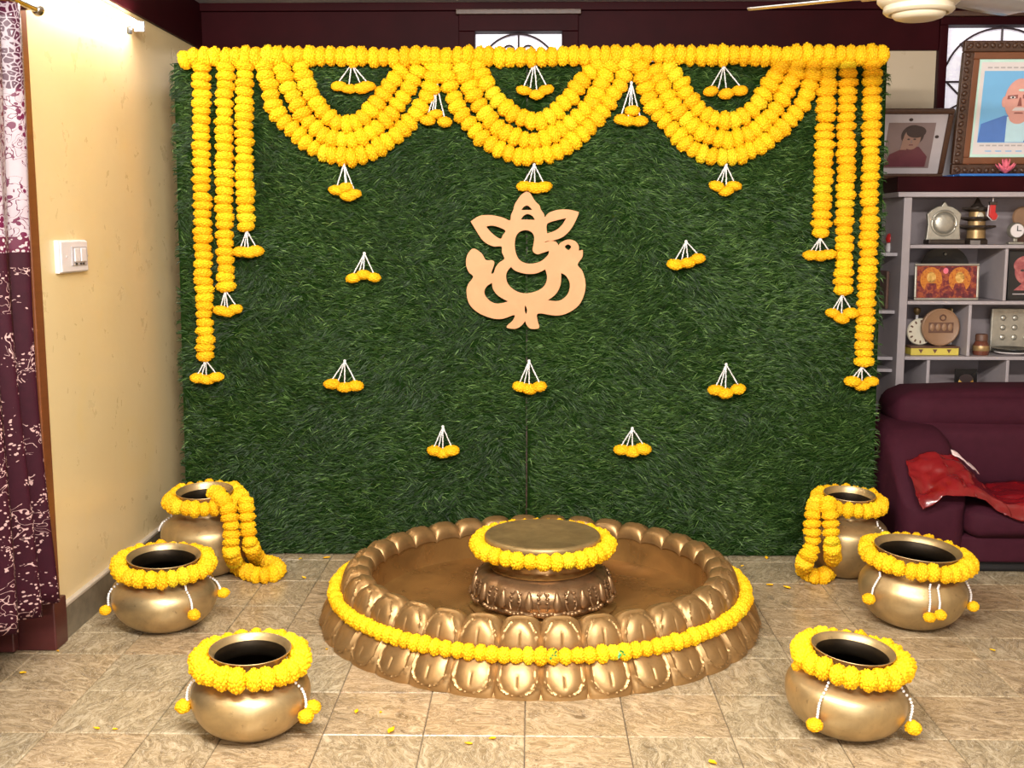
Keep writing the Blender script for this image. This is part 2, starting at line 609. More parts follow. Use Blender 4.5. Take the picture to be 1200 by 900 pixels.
# back wall with two ventilator openings
WIN = [(-.372, .240, 2.06, 2.572), (2.075, 2.75, 2.06, 2.555)]
wb = MB()
xs = [XL, WIN[0][0], WIN[0][1], WIN[1][0], WIN[1][1], XR]
for k in range(5):
    if k in (1, 3):
        z0, z1 = WIN[k // 2][2], WIN[k // 2][3]
        wb.box(xs[k], xs[k + 1], YB, YB + .12, -.02, z0)
        wb.box(xs[k], xs[k + 1], YB, YB + .12, z1, ZC)
    else:
        wb.box(xs[k], xs[k + 1], YB, YB + .12, -.02, ZC)
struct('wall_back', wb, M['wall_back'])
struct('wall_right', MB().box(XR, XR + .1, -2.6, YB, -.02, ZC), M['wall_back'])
struct('ceiling', MB().box(-2.7, XR + .1, -2.6, YB + .12, ZC, ZC + .08), M['ceiling'])
# passage beyond the doorway
struct('wall_passage', MB().box(-2.72, -2.66, DY0 - .4, DY1 + .5, -.02, ZC).box(-2.66, XL - .12, DY1 + .3, DY1 + .36, -.02, ZC).box(-2.66, XL - .12, DY0 - .36, DY0 - .3, -.02, ZC), M['wall_back'])

# maroon painted band under the ceiling, with a ledge
tb = MB()
for k in range(5):
    if k in (1, 3):
        tb.box(xs[k], xs[k + 1], YB - .022, YB + .01, WIN[k // 2][3], ZC - .04)
    else:
        tb.box(xs[k], xs[k + 1], YB - .022, YB + .01, ZB, ZC - .04)
struct('trim_1', tb, M['maroon_paint'])
struct('trim_2', MB().box(XL + .012, XR, YB - .05, YB + .01, ZC - .04, ZC + .001), M['maroon_paint'], bevel=.004)
struct('trim_3', MB().box(XL - .005, XL + .014, -2.6, YB - .022, ZB + .01, ZC + .001), M['maroon_paint'])

# stone skirting on the left wall
struct('baseboard_left', MB().box(XL, XL + .018, DY1 + .01, YB, -.004, .118), M['skirting'], bevel=.003)
struct('trim_4', MB().box(XL - .002, XL + .020, DY1 + .01, YB, .118, .132), M['skirt_top'], bevel=.003)


def grille(x0, x1, z0, z1, y, root):
    cx, w = (x0 + x1) / 2, x1 - x0
    zc = z0 + (z1 - z0) * .36
    r = .0055
    parts = []
    for kk in (1.0,):
        arc = [(cx + w * .49 * cos(a), y, zc + (z1 - zc) * .98 * sin(a)) for a in np.linspace(0, pi, 28)]
        parts.append(arc)
    parts.append([(cx, y, z0), (cx, y, z1)])
    parts.append([(x0, y, zc), (x1, y, zc)])
    for sx in (-1, 1):
        parts.append([(cx + sx * w * .06, y, zc + .02), (cx + sx * w * .36, y, zc + (z1 - zc) * .70)])
        parts.append([(cx + sx * w * .05, y, zc - .02), (cx + sx * w * .44, y, z0 + .01)])
        parts.append([(cx + sx * w * (.46 - .38 * t), y, zc - (zc - z0) * .95 * sin(pi * t * .5)) for t in np.linspace(0, 1, 10)])
        sp = []
        for t in np.linspace(0, 1, 26):
            a = -pi * .5 + t * 2.1 * pi
            rr = .040 * (1 - .55 * t)
            sp.append((cx + sx * (.046 + rr * cos(a) * 1.0), y, zc + (z1 - zc) * .62 + rr * sin(a)))
        sp = [(cx, y, zc + (z1 - zc) * .25)] + sp
        parts.append(sp)
        sp2 = [(cx + sx * (.115 + .03 * (1 - .5 * t) * cos(-pi * .6 + t * 2 * pi)), y, zc + .055 + .03 * (1 - .5 * t) * sin(-pi * .6 + t * 2 * pi)) for t in np.linspace(0, 1, 20)]
        parts.append([(cx, y, zc + .01)] + sp2)
    for p in parts:
        build('grille_bar', MB().tube(p, r, 6), M['iron'], root, smooth=True)


def window(name, x0, x1, z0, z1, cas):
    root = link(name, None, None, (0, 0, 0))
    root['kind'] = 'structure'
    f = MB()
    t = cas
    f.box(x0, x1, YB - .045, YB + .08, z1 - t, z1)
    f.box(x0, x1, YB - .045, YB + .08, z0, z0 + t * .6)
    build('window_frame', f, M['maroon_paint'], root, bevel=.004)
    for a, b in ((x0, x0 + t), (x1 - t, x1)):
        build('window_frame', MB().box(a, b, YB - .042, YB + .08, z0 + t * .6, z1 - t), M['maroon_paint'], root, bevel=.004)
    build('window_head', MB().box(x0 - .012, x1 + .012, YB - .07, YB - .02, z1 - .004, z1 + .022), M['carved'], root, bevel=.003)
    build('pane', MB().box(x0 + t, x1 - t, YB + .05, YB + .056, z0 + t * .6, z1 - t), M['pane'], root)
    grille(x0 + t, x1 - t, z0 + t * .6, z1 - t, YB + .02, root)
    return root


window('window_1', *WIN[0], .083)
window('window_2', *WIN[1], .042)

# doorway frame
d1 = link('door_1', None, None, (0, 0, 0))
d1['kind'] = 'structure'
build('door_jamb', MB().box(XL - .11, XL + .012, DY1 - .055, DY1 + .012, .16, DZ), M['door_wood'], d1, bevel=.006)
build('jamb_plinth', MB().box(XL - .115, XL + .03, DY1 - .085, DY1 + .018, 0, .175), M['door_maroon'], d1, bevel=.006)
build('door_jamb', MB().box(XL - .11, XL + .012, DY0 - .012, DY0 + .055, .0, DZ), M['door_wood'], d1, bevel=.006)
build('door_head', MB().box(XL - .11, XL + .012, DY0 - .012, DY1 + .012, DZ - .055, DZ + .012), M['door_wood'], d1, bevel=.006)
build('door_leaf', MB().box(XL - .55, XL - .10, DY1 - .13, DY1 - .09, .01, DZ - .06), M['door_maroon'], d1, bevel=.006)

# ================================================================== GRASS BACKDROP
BX0, BX1, BY0, BY1, BZ = -1.585, 1.560, 4.955, 5.045, 2.215
b_dir = Vector((0, BY1 - BY0, BZ)).normalized()
b_nrm = Vector((0, -BZ, BY1 - BY0)).normalized()


def on_b(u, v, off=0.0):
    p0 = Vector((0, BY0, 0)) + b_nrm * off
    d = ray(u, v)
    o = Vector((0, 0, CAMH))
    t = (p0 - o).dot(b_nrm) / d.dot(b_nrm)
    return o + d * t


backdrop = thing('grass_backdrop', 'upright artificial grass backdrop of two joined mats standing behind the bronze basin', 'backdrop', (0, BY0, 0))
SEAM = -.018
BL = hypot(BZ, BY1 - BY0)


def bpt(x, s, off):
    return Vector((x, 0, 0)) + b_dir * s + b_nrm * off


for (xa, xb) in ((BX0, SEAM - .004), (SEAM + .004, BX1)):
    mb = MB()
    vs = [bpt(x, s, o) for o in (.004, -.014) for x, s in ((xa, .004), (xb, .004), (xb, BL), (xa, BL))]
    mb.add(vs, [(0, 1, 2, 3), (7, 6, 5, 4), (0, 4, 5, 1), (1, 5, 6, 2), (2, 6, 7, 3), (3, 7, 4, 0)])
    build('turf_mat', mb, M['mat'], backdrop)
fr = MB()
for x in (BX0 + .05, 0, BX1 - .05):
    vs = [bpt(x + a, s, o) for o in (-.015, -.05) for a, s in ((-.025, .002), (.025, .002), (.025, BL - .01), (-.025, BL - .01))]
    fr.add(vs, [(0, 1, 2, 3), (7, 6, 5, 4), (0, 4, 5, 1), (1, 5, 6, 2), (2, 6, 7, 3), (3, 7, 4, 0)])
build('stand_frame', fr, M['carved'], backdrop)


def blades(xa, xb, count, seed):
    r = np.random.default_rng(seed)
    x = r.uniform(xa, xb, count)
    s = r.uniform(.012, BL, count)
    # tufts: pull towards cluster centres on a jittered grid
    CX, CS = .021, .017
    gx, gs = np.round(x / CX), np.round(s / CS)
    jx = np.sin(gx * 12.9898 + gs * 78.233) * 43758.5453
    jx = (jx - np.floor(jx)) - .5
    js = np.sin(gx * 39.346 + gs * 11.135) * 24634.6345
    js = (js - np.floor(js)) - .5
    x = x * .6 + ((gx + jx * .9) * CX) * .4
    s = s * .6 + ((gs + js * .9) * CS) * .4
    x = np.clip(x, xa, xb)
    s = np.clip(s, .006, BL)
    f1 = np.sin(x * 3.1 + 1.7 * np.sin(s * 2.3 + seed)) + np.sin(s * 5.3 - 2.1 * np.sin(x * 4.1)) + .8 * np.sin(x * 11 + s * 7 + 3 * np.sin(s * 9)) + .6 * np.sin(x * 27 - s * 19)
    f2 = np.sin(x * 6.7 - s * 3.9 + 2 * np.sin(s * 4.7)) + .7 * np.sin(s * 13.1 + x * 9.7) + .5 * np.sin(x * 23 + s * 31)
    side = np.where(f1 * .9 + jx * 2.4 + r.normal(0, .5, count) > 0, 1.0, -1.0)
    ang = f2 * .28 + js * .9 + r.normal(0, .30, count) - .10
    dx, ds = side * np.cos(ang), np.sin(ang)
    ln = r.uniform(.028, .058, count)
    lean = np.clip(r.uniform(.10, .60, count) + .30 * js, .06, .85)
    w = r.uniform(.0011, .0024, count)
    shade = np.clip((.37 if xb < 1 else .43) + .20 * r.normal(0, 1, count) + .28 * jx + .06 * f2, 0, 1)
    shade = np.where(r.random(count) < .03, 1.0, shade)
    V = np.zeros((count, 5, 3))
    sh = np.repeat(shade, 5)
    Dx, Dn, Ds = np.array([1., 0, 0]), np.array(b_nrm), np.array(b_dir)
    base = x[:, None] * Dx + s[:, None] * Ds + .003 * Dn
    d = dx[:, None] * Dx + ds[:, None] * Ds
    q = -ds[:, None] * Dx + dx[:, None] * Ds
    qn = q * .8 + Dn * r.normal(0, .5, count)[:, None]
    qn /= np.linalg.norm(qn, axis=1)[:, None]
    mid = base + d * (ln * .42)[:, None] + Dn * (ln * lean * .62)[:, None]
    tip = base + d * (ln * .95)[:, None] + Dn * (ln * lean * .78)[:, None] - Ds * (ln * .16)[:, None]
    V[:, 0] = base - qn * w[:, None]
    V[:, 1] = base + qn * w[:, None]
    V[:, 2] = mid - qn * (w * .9)[:, None]
    V[:, 3] = mid + qn * (w * .9)[:, None]
    V[:, 4] = tip
    V[:, :, 2] = np.maximum(V[:, :, 2], .004)
    V[:, :, 0] = np.clip(V[:, :, 0], (xa - .005 if xa > -1 else xa - .012) - r.uniform(0, .012, count)[:, None], (xb + .001 if xb < 1 else xb + .012) + r.uniform(0, .010, count)[:, None])
    V[:, :, 2] = np.minimum(V[:, :, 2], BZ + .010)
    me = bpy.data.meshes.new('grass')
    me.vertices.add(count * 5)
    me.vertices.foreach_set('co', V.reshape(-1))
    idx = np.array([0, 1, 3, 2, 2, 3, 4])
    loops = (np.arange(count)[:, None] * 5 + idx[None]).reshape(-1)
    me.loops.add(count * 7)
    me.loops.foreach_set('vertex_index', loops.astype(np.int32))
    me.polygons.add(count * 2)
    st = (np.arange(count)[:, None] * 7 + np.array([0, 4])[None]).reshape(-1)
    me.polygons.foreach_set('loop_start', st.astype(np.int32))
    me.update(calc_edges=True)
    at = me.attributes.new('shade', 'FLOAT', 'POINT')
    at.data.foreach_set('value', sh)
    me.materials.append(M['grass'])
    o = link('grass', me, backdrop)
    o['kind'] = 'stuff'
    return o


blades(BX0, SEAM - .010, 88000, 1)
blades(SEAM + .006, BX1, 88000, 2)


# ================================================================== MARIGOLDS
def flower_mesh(seed, mat, npet=84):
    r = random.Random(seed)
    bm = bmesh.new()
    bmesh.ops.create_icosphere(bm, subdivisions=5, radius=1.0)
    pts = []
    for i in range(npet):
        z = 1 - 2 * (i + .5) / npet
        a = i * 2.39996 + r.uniform(-.25, .25)
        q = sqrt(max(0, 1 - z * z))
        pts.append((q * cos(a), q * sin(a), z + r.uniform(-.05, .05), r.uniform(.75, 1.2)))
    P = np.array(pts)
    for v in bm.verts:
        c = np.array(v.co)
        d = np.linalg.norm(P[:, :3] - c, axis=1)
        i = d.argsort()[:2]
        e = (d[i[1]] - d[i[0]])
        h = min(1.0, e / .13)
        fr_ = .030 * mnoise.noise(Vector(c * 13 + P[i[0], :3] * 40))
        v.co = Vector(c * (.76 + .25 * h ** .6 * P[i[0], 3] + fr_ + .04 * mnoise.noise(Vector(c * 3) + Vector((seed, 0, 0)))))
    me = bpy.data.meshes.new('flower')
    bm.to_mesh(me)
    bm.free()
    me.materials.append(mat)
    me.polygons.foreach_set('use_smooth', [True] * len(me.polygons))
    return me


FL = [flower_mesh(s, M['marigold']) for s in range(6)]
FS = [flower_mesh(s + 20, M['marigold_small'], 64) for s in range(4)]


def flower(parent, rel, axis, r, thick, small=False):
    o = link('flower', random.choice(FS if small else FL), parent, rel)
    q = Vector(axis).to_track_quat('Z', 'Y') @ Quaternion((0, 0, 1), random.uniform(0, 6.28))
    o.rotation_mode = 'QUATERNION'
    o.rotation_quaternion = q
    k = random.uniform(.92, 1.08)
    o.scale = (r * k, r * k, thick * random.uniform(.92, 1.12))
    return o


def string_mesh(a, b, r=.0034, bend=None):
    a, b = Vector(a), Vector(b)
    n = max(3, int((b - a).length / (r * 1.9)))
    mb = MB()
    for i in range(n + 1):
        t = i / n
        p = a.lerp(b, t)
        if bend is not None:
            p = p + Vector(bend) * (4 * t * (1 - t))
        p += Vector((random.uniform(-1, 1), random.uniform(-1, 1), 0)) * r * .22
        mb.ball(p, r * random.uniform(.85, 1.1), 6, 4, (1, 1, 1.15))
    return mb


def garland(name, label, pts, r, step, thick=None, closed=False, group=None, jit=.08, cat='garland', smooth=True):
    path = catmull(pts, closed) if smooth else [Vector(p) for p in pts]
    base = min(path, key=lambda p: p.z).copy()
    root = thing(name, label, cat, base, group)
    smp = resample(path, step, closed)
    th = (thick or step * .62) * .98
    r *= 1.07
    for p, t in smp:
        ax = (t + Vector((random.uniform(-1, 1), random.uniform(-1, 1), random.uniform(-1, 1))) * .12).normalized()
        j = Vector((random.uniform(-1, 1), random.uniform(-1, 1), random.uniform(-1, 1))) * r * jit
        flower(root, p - base + j, ax, r * random.uniform(.94, 1.06), th)
    thr = [p - base for p, _ in smp]
    build('thread', MB().tube(thr, .0022, 5, closed), M['bead'], root)
    return root


PX = 4.93 / FPX    # metres per pixel on the backdrop
OFF = .052


def tassel_parts(root, base, apex, balls, off=OFF, spread=True):
    A = on_b(*apex, off) - base
    for (u, v) in balls:
        k = random.uniform(.0, .012)
        B = on_b(u, v, off + k) - base
        top = B + Vector((0, 0, .018))
        build('bead_string', string_mesh(A, top), M['bead'], root, smooth=True)
        flower(root, B, Vector((random.uniform(-.2, .2), random.uniform(-.3, 0), 1)), .036, .022, True)
    if len(balls) == 3:
        mid = (on_b(balls[0][0] * .5 + balls[1][0] * .5, balls[0][1] - 4, off) - base)
        build('bead_string', string_mesh(A, mid), M['bead'], root, smooth=True)


def tassel(label, apex, balls, group=None):
    base = on_b(apex[0], max(b[1] for b in balls), OFF)
    root = thing('flower_tassel', label, 'tassel', base, group)
    tassel_parts(root, base, apex, balls)
    build('pin', MB().ball(on_b(*apex, OFF) - base, .007, 8, 5).tube([on_b(*apex, OFF) - base, on_b(*apex, .0) - base], .002, 5), M['bead'], root)
    return root


# the long garland along the top edge
top_pts = [on_b(u, v, .05) for u, v in [(216, 70), (232, 67), (260, 67), (300, 67), (340, 65), (400, 66), (450, 67), (500, 67), (540, 66), (580, 66), (620, 68), (660, 66), (690, 66), (730, 65), (780, 64), (820, 65), (860, 65), (900, 66), (940, 64), (980, 64), (1010, 65), (1034, 64)]]
garland('marigold_garland', 'long straight marigold garland running along the top edge of the grass backdrop', top_pts, .042, .0465, .032)

SW = {
    'cream wall': [
        [(309, 77), (315, 100), (323, 128), (339, 149), (360, 168), (379, 179), (405, 184), (429, 181), (456, 165), (477, 147), (493, 125), (504, 104), (510, 80)],
        [(331, 80), (339, 104), (349, 125), (363, 144), (381, 159), (400, 165), (424, 161), (445, 147), (464, 125), (477, 107), (489, 83)],
        [(352, 78), (363, 107), (376, 128), (392, 143), (408, 147), (424, 140), (440, 123), (453, 104), (469, 83)]],
    'emblem': [
        [(521, 79), (528, 103), (536, 126), (552, 147), (573, 168), (597, 180), (625, 184), (653, 177), (676, 161), (697, 142), (713, 121), (727, 98), (733, 77)],
        [(541, 80), (550, 103), (564, 128), (583, 149), (606, 162), (629, 165), (653, 154), (676, 138), (695, 119), (707, 93), (714, 77)],
        [(560, 77), (571, 100), (585, 119), (601, 133), (620, 142), (639, 141), (655, 128), (671, 110), (685, 91), (699, 76)]],
    'shelf': [
        [(751, 80), (757, 104), (769, 131), (791, 155), (815, 176), (847, 184), (879, 177), (905, 160), (927, 139), (943, 117), (951, 93), (954, 77)],
        [(768, 82), (780, 109), (796, 133), (817, 151), (844, 164), (865, 162), (887, 151), (905, 133), (921, 109), (932, 88), (936, 75)],
        [(783, 80), (796, 95), (809, 117), (825, 133), (847, 142), (868, 138), (887, 123), (900, 101), (914, 79)]]}
where = {'cream wall': 'the swag toward the cream wall and curtain', 'emblem': 'the middle swag hanging over the tan emblem', 'shelf': 'the swag toward the shelf unit and sofa'}
rank = ['longest outer marigold garland of ', 'middle-length marigold garland of ', 'shortest inner marigold garland of ']
for k, cs in SW.items():
    for i, c in enumerate(cs):
        garland('marigold_garland', rank[i] + where[k], [on_b(u, v, .047 - .003 * i) for u, v in c], .0395, .0435, .030, group='swag garlands on the grass backdrop')

STR = [
    ([(237, 80), (236, 150), (237, 250), (239, 340), (241, 417)], (241, 422), [(232, 443), (242, 445), (253, 442)], 'longest strand beside the cream wall, nearest the backdrop edge'),
    ([(265, 80), (263, 150), (263, 250), (265, 335)], (264, 340), [(259, 364), (267, 366), (276, 362)], 'middle strand of the three beside the cream wall'),
    ([(287, 78), (286, 150), (287, 220), (289, 265)], (289, 270), [(282, 295), (291, 296), (300, 294)], 'shortest strand of the three beside the cream wall'),
    ([(971, 76), (967, 140), (965, 210), (962, 273)], (961, 279), [(950, 299), (961, 300), (971, 298)], 'shortest strand of the three beside the shelf unit'),
    ([(993, 76), (992, 150), (990, 250), (988, 340)], (987, 345), [(976, 367), (986, 373), (997, 367)], 'middle strand of the three beside the shelf unit'),
    ([(1022, 76), (1021, 150), (1019, 250), (1016, 340), (1012, 424)], (1010, 430), [(999, 447), (1010, 452), (1021, 447)], 'longest strand beside the shelf unit, nearest the backdrop edge')]
for pts, ap, balls, lab in STR:
    r = garland('marigold_strand', 'hanging marigold garland with beaded tassel, ' + lab, [on_b(u, v, .045) for u, v in pts], .0395, .0375, .026, group='hanging marigold strands')
    tassel_parts(r, Vector(r.location), ap, balls)

TS = [
    ((412, 75), [(397, 101), (409, 104), (423, 104), (430, 101)], 'flower tassel hanging inside the swag toward the cream wall'),
    ((626, 73), [(614, 106), (629, 111), (640, 105)], 'flower tassel hanging inside the middle swag'),
    ((848, 77), [(833, 107), (851, 110), (867, 106)], 'flower tassel hanging inside the swag toward the shelf unit'),
    ((512, 100), [(501, 141), (510, 134), (521, 143)], 'flower tassel where the middle swag meets the one toward the cream wall'),
    ((740, 97), [(728, 140), (741, 130), (750, 142), (736, 142)], 'flower tassel where the middle swag meets the one toward the shelf unit'),
    ((403, 192), [(395, 223), (405, 220), (415, 227), (408, 230)], 'flower tassel directly below the swag toward the cream wall'),
    ((626, 193), [(614, 218), (627, 220), (637, 219)], 'flower tassel touching the tip of the tan emblem below the middle swag'),
    ((851, 193), [(840, 218), (851, 224), (860, 218)], 'flower tassel directly below the swag toward the shelf unit'),
    ((427, 297), [(414, 326), (426, 322), (438, 325)], 'flower tassel on bare grass level with the emblem, on its side toward the curtain'),
    ((804, 283), [(791, 310), (806, 308), (818, 303)], 'flower tassel on bare grass level with the emblem, on its side toward the shelf'),
    ((404, 423), [(389, 450), (404, 454), (417, 452)], 'flower tassel lower on the grass, below the one beside the emblem toward the curtain'),
    ((620, 423), [(609, 453), (620, 456), (632, 453)], 'flower tassel on the grass seam straight below the tan emblem'),
    ((851, 427), [(839, 457), (850, 461), (865, 456)], 'flower tassel lower on the grass, below the one beside the emblem toward the shelf'),
    ((519, 500), [(509, 528), (519, 531), (529, 528)], 'lowest flower tassel on the grass mat nearer the curtain'),
    ((741, 502), [(728, 527), (741, 529), (754, 526)], 'lowest flower tassel on the grass mat nearer the sofa')]
for ap, balls, lab in TS:
    tassel(lab, ap, balls, 'flower tassels on the grass backdrop')

# ================================================================== TAN EMBLEM
def zp(x, y):
    return (500 + x / 4.5, 200 + y / 4.5)


outer = [(525, 112), (545, 120), (570, 160), (594, 185), (601, 206), (616, 226), (624, 246), (645, 224), (692, 208), (750, 207), (801, 219), (794, 243), (765, 300), (722, 346), (668, 367), (630, 372), (620, 382), (655, 372), (683, 378), (697, 400), (705, 383), (742, 365), (780, 372), (800, 396), (801, 424), (822, 419), (820, 455), (795, 495), (820, 530), (836, 590), (830, 650), (800, 710), (742, 750), (680, 763), (588, 752), (584, 790), (593, 825), (575, 833), (546, 831), (528, 812), (520, 790), (500, 815), (470, 832), (430, 829), (425, 818), (455, 790), (463, 760), (400, 780), (340, 776), (270, 746), (225, 700), (212, 640), (220, 600), (247, 560), (224, 535), (210, 500), (211, 460), (225, 430), (250, 412), (290, 438), (312, 472), (346, 474), (356, 490), (340, 540), (354, 540), (365, 510), (385, 485), (411, 465), (398, 430), (395, 399), (350, 398), (302, 372), (266, 322), (234, 268), (280, 240), (340, 236), (400, 248), (440, 264), (446, 235), (459, 205), (465, 180), (480, 155), (500, 128)]
holes = [
    [(498, 209), (510, 192), (528, 183), (545, 192), (559, 209)],
    [(495, 259), (510, 238), (533, 228), (558, 238), (573, 261)],
    [(312, 294), (345, 289), (382, 298), (417, 317), (403, 340), (392, 360), (368, 350), (338, 325)],
    [(634, 332), (632, 286), (660, 268), (738, 249), (716, 285), (690, 310), (660, 325)],
    [(525, 313), (555, 325), (568, 350), (565, 385), (560, 422), (582, 440), (610, 433), (646, 421), (640, 446), (600, 480), (545, 492), (500, 480), (475, 450), (464, 400), (469, 350), (490, 322)],
    [(445, 506), (470, 528), (525, 543), (580, 540), (626, 519), (636, 560), (625, 602), (590, 632), (525, 648), (470, 635), (430, 600), (418, 560), (425, 530)],
    [(346, 590), (352, 625), (380, 660), (433, 690), (380, 702), (340, 692), (310, 662), (304, 632), (320, 606)],
    [(708, 538), (736, 555), (756, 597), (745, 650), (700, 687), (636, 684), (680, 650), (705, 600)],
    [(727, 402), (745, 388), (763, 401), (748, 420)],
    [(520, 708), (531, 735), (524, 757), (516, 735)]]
emblem_c = on_b(617, 310, .05)


def emblem():
    cu = bpy.data.curves.new('emblem_outline', 'CURVE')
    cu.dimensions = '2D'
    cu.fill_mode = 'BOTH'
    cu.extrude = .007
    cu.bevel_depth = .0012
    sharp = {(525, 112), (801, 219), (234, 268), (822, 419), (738, 249), (312, 294), (646, 421), (445, 506), (626, 519), (346, 590), (433, 690), (708, 538), (636, 684), (498, 209), (559, 209), (495, 259), (573, 261), (520, 790), (697, 400), (801, 424), (620, 382), (634, 332)}
    for poly in [outer] + holes:
        pts = []
        n = len(poly)
        vec = [Vector((*zp(*p), 0)) for p in poly]
        for i in range(n):
            a, b, c, d = vec[i - 1], vec[i], vec[(i + 1) % n], vec[(i + 2) % n]
            if poly[i] in sharp:
                a = b
            if poly[(i + 1) % n] in sharp:
                d = c
            for k in range(4):
                t = k / 4
                pts.append(.5 * ((2 * b) + (c - a) * t + (2 * a - 5 * b + 4 * c - d) * t * t + (3 * b - a - 3 * c + d) * t ** 3))
        sp = cu.splines.new('POLY')
        sp.points.add(len(pts) - 1)
        for q, p in zip(sp.points, pts):
            w = on_b(p.x, p.y, .05) - emblem_c
            q.co = (w.x, w.dot(b_dir), 0, 1)
        sp.use_cyclic_u = True
    tmp = bpy.data.objects.new('tmp_outline', cu)
    C.objects.link(tmp)
    dg = bpy.context.evaluated_depsgraph_get()
    me = bpy.data.meshes.new_from_object(tmp.evaluated_get(dg))
    bpy.data.objects.remove(tmp)
    me.name = 'wall_emblem'
    me.materials.clear()
    me.materials.append(M['ply'])
    me.materials.append(M['ply_edge'])
    for p in me.polygons:
        if abs(p.normal.z) < .3:
            p.material_index = 1
    o = link('wall_emblem', me, None, emblem_c)
    xa, ya = Vector((1, 0, 0)), b_dir
    za = xa.cross(ya)
    o.rotation_euler = Matrix((xa, ya, za)).transposed().to_euler()
    return tag(o, 'tan plywood cut-out elephant-headed deity emblem fixed on the grass backdrop', 'emblem')


emblem()

# ================================================================== BRONZE BASIN
UC = Vector((.035, 4.140, 0))
UX, UY = 1.017, .965
urli = thing('lotus_basin', 'large round bronze lotus basin with scalloped petals standing on the tiled floor', 'basin', UC)
urli.scale = (UX, UY, .90)
NP = 34
DA = 2 * pi / NP


def petal_mesh(lower):
    na = 30
    mb = MB()
    if lower:
        prof = [(.728, .150), (.742, .138), (.762, .118), (.781, .092), (.795, .064), (.804, .038), (.806, .018), (.803, .0)]
        nt = 36
    else:
        prof = [(.735, .118), (.739, .140), (.738, .170), (.730, .200), (.716, .228), (.700, .246), (.680, .252), (.660, .247), (.645, .232), (.636, .212), (.633, .190)]
        nt = 40
    pv = catmull([(r, 0, z) for r, z in prof], per=8)
    L = [0.0]
    for a, b in zip(pv, pv[1:]):
        L.append(L[-1] + (b - a).length)

    LA = max(zip([p.z for p in pv], L))[1]

    def at(t):
        d = t * L[-1]
        j = 0
        while j < len(L) - 2 and L[j + 1] < d:
            j += 1
        f = (d - L[j]) / (L[j + 1] - L[j])
        p = pv[j].lerp(pv[j + 1], f)
        tg = (pv[j + 1] - pv[j]).normalized()
        nr = Vector((-tg.z, 0, tg.x))
        if lower and nr.x < 0:
            nr = -nr
        if not lower:
            nr = Vector((-tg.z, 0, tg.x)) * -1
            nr = nr if (d > LA or nr.x > 0) else -nr
        return p, nr

    def fn(a, t):
        s = a * 2 - 1
        p, nr = at(t)
        ang = s * DA / 2
        if lower:
            # U-shaped petal, rounded at the bottom
            q = max(0.0, (t - .50) / .40)
            edge = (max(0.0, 1 - q ** 2.6) ** (1 / 2.2)) * .95 if q < 1 else 0.0
            e = edge - abs(s)
            d = 0.0
            if e > 0:
                d = .010 * (1 - (1 - min(1, max(0, e - .16) / .6)) ** 2.2)
                if e < .17:
                    d += .0085 * sin(pi * min(1, e / .17)) ** .8
                if abs(s) < .045 and .50 < t < .76:
                    d -= .003 * (1 - abs(s) / .045)
            k = .018 * (max(0, 1 - abs(s) ** 3.0) ** .5) * max(0, (t - .3) / .7)
            rr, z = p.x + nr.x * d + k, p.z + nr.z * d
            z = max(z, 0.0)
        else:
            lob = sqrt(max(0.0, 1 - (abs(s) * .985) ** 2.8))
            w = min(1, max(0, (p.z - .13) / .12))
            z = p.z - (1 - lob) * .044 * w * (1 if p.x > .69 else .85)
            d = 0.0
            tt = t * L[-1] / LA
            if tt < 1.0:
                q = max(0.0, (tt - .42) / .50)
                edge = (max(0, 1 - q ** 2.2) ** (1 / 2.2)) * .95 if q < 1 else 0
                e = edge - abs(s)
                if e > 0:
                    d = .009 * (1 - (1 - min(1, max(0, e - .14) / .55)) ** 2.2)
                    if e < .15:
                        d += .0065 * sin(pi * min(1, e / .15)) ** .8
                    if abs(s) < .05 and .30 < tt < .62:
                        d -= .003 * (1 - abs(s) / .05)
            else:
                d = .006 * lob * max(0, 1 - (tt - 1) / .5)
            rr = p.x + nr.x * d
            z += nr.z * d
            if p.x < .66:
                rr = p.x - .010 * lob * min(1, max(0, (p.z - .18) / .06))
        return Vector((rr * sin(ang), -rr * cos(ang), z))
    mb.grid(fn, na, nt)
    return mb.mesh('petal', M['urli'], True)


def petal_in_mesh():
    """inner wall cell below the rim"""
    return None


pl, pu = petal_mesh(True), petal_mesh(False)
for k in range(NP):
    o = link('lower_petal', pl, urli)
    o.rotation_euler = (0, 0, (k + .5) * DA)
    o = link('upper_petal', pu, urli)
    o.rotation_euler = (0, 0, (k + .5) * DA)
build('basin_floor', MB().lathe([(0, .060), (.22, .060), (.30, .056), (.305, .052), (.44, .056), (.60, .064), (.632, .075), (.638, .10), (.640, .15), (.640, .205), (.68, .205), (.72, .10), (.72, .002), (0, .002)], 96), M['urli_in'], urli, smooth=True)
build('base_ring', MB().lathe([(.800, .0), (.812, .0), (.806, .02), (.79, .03), (.72, .03), (.72, 0), (.80, 0)], 96), M['urli'], urli, smooth=True)

# garland round the basin
gp = [UC + Vector((.768 * UX * sin(a), -.768 * UY * cos(a), .130)) for a in np.linspace(0, 2 * pi, 48, endpoint=False)]
g = garland('marigold_garland', 'marigold garland encircling the outside of the bronze lotus basin', gp, .0270, .0395, .0245, True, jit=.05)
for u, v in ((650, 767), (727, 764)):
    p = on_y(u, v, 3.362)
    bit = MB()
    for i in range(7):
        a = random.uniform(0, 6.28)
        c = Vector((random.uniform(-.008, .008), random.uniform(-.004, .004), random.uniform(-.014, .014)))
        bit.add([c, c + Vector((cos(a) * .012, -.006, sin(a) * .012)), c + Vector((cos(a + .8) * .010, -.004, sin(a + .8) * .010))], [(0, 1, 2)])
    build('green_foil_tie', bit, M['leaf'], g, p - Vector(g.location))

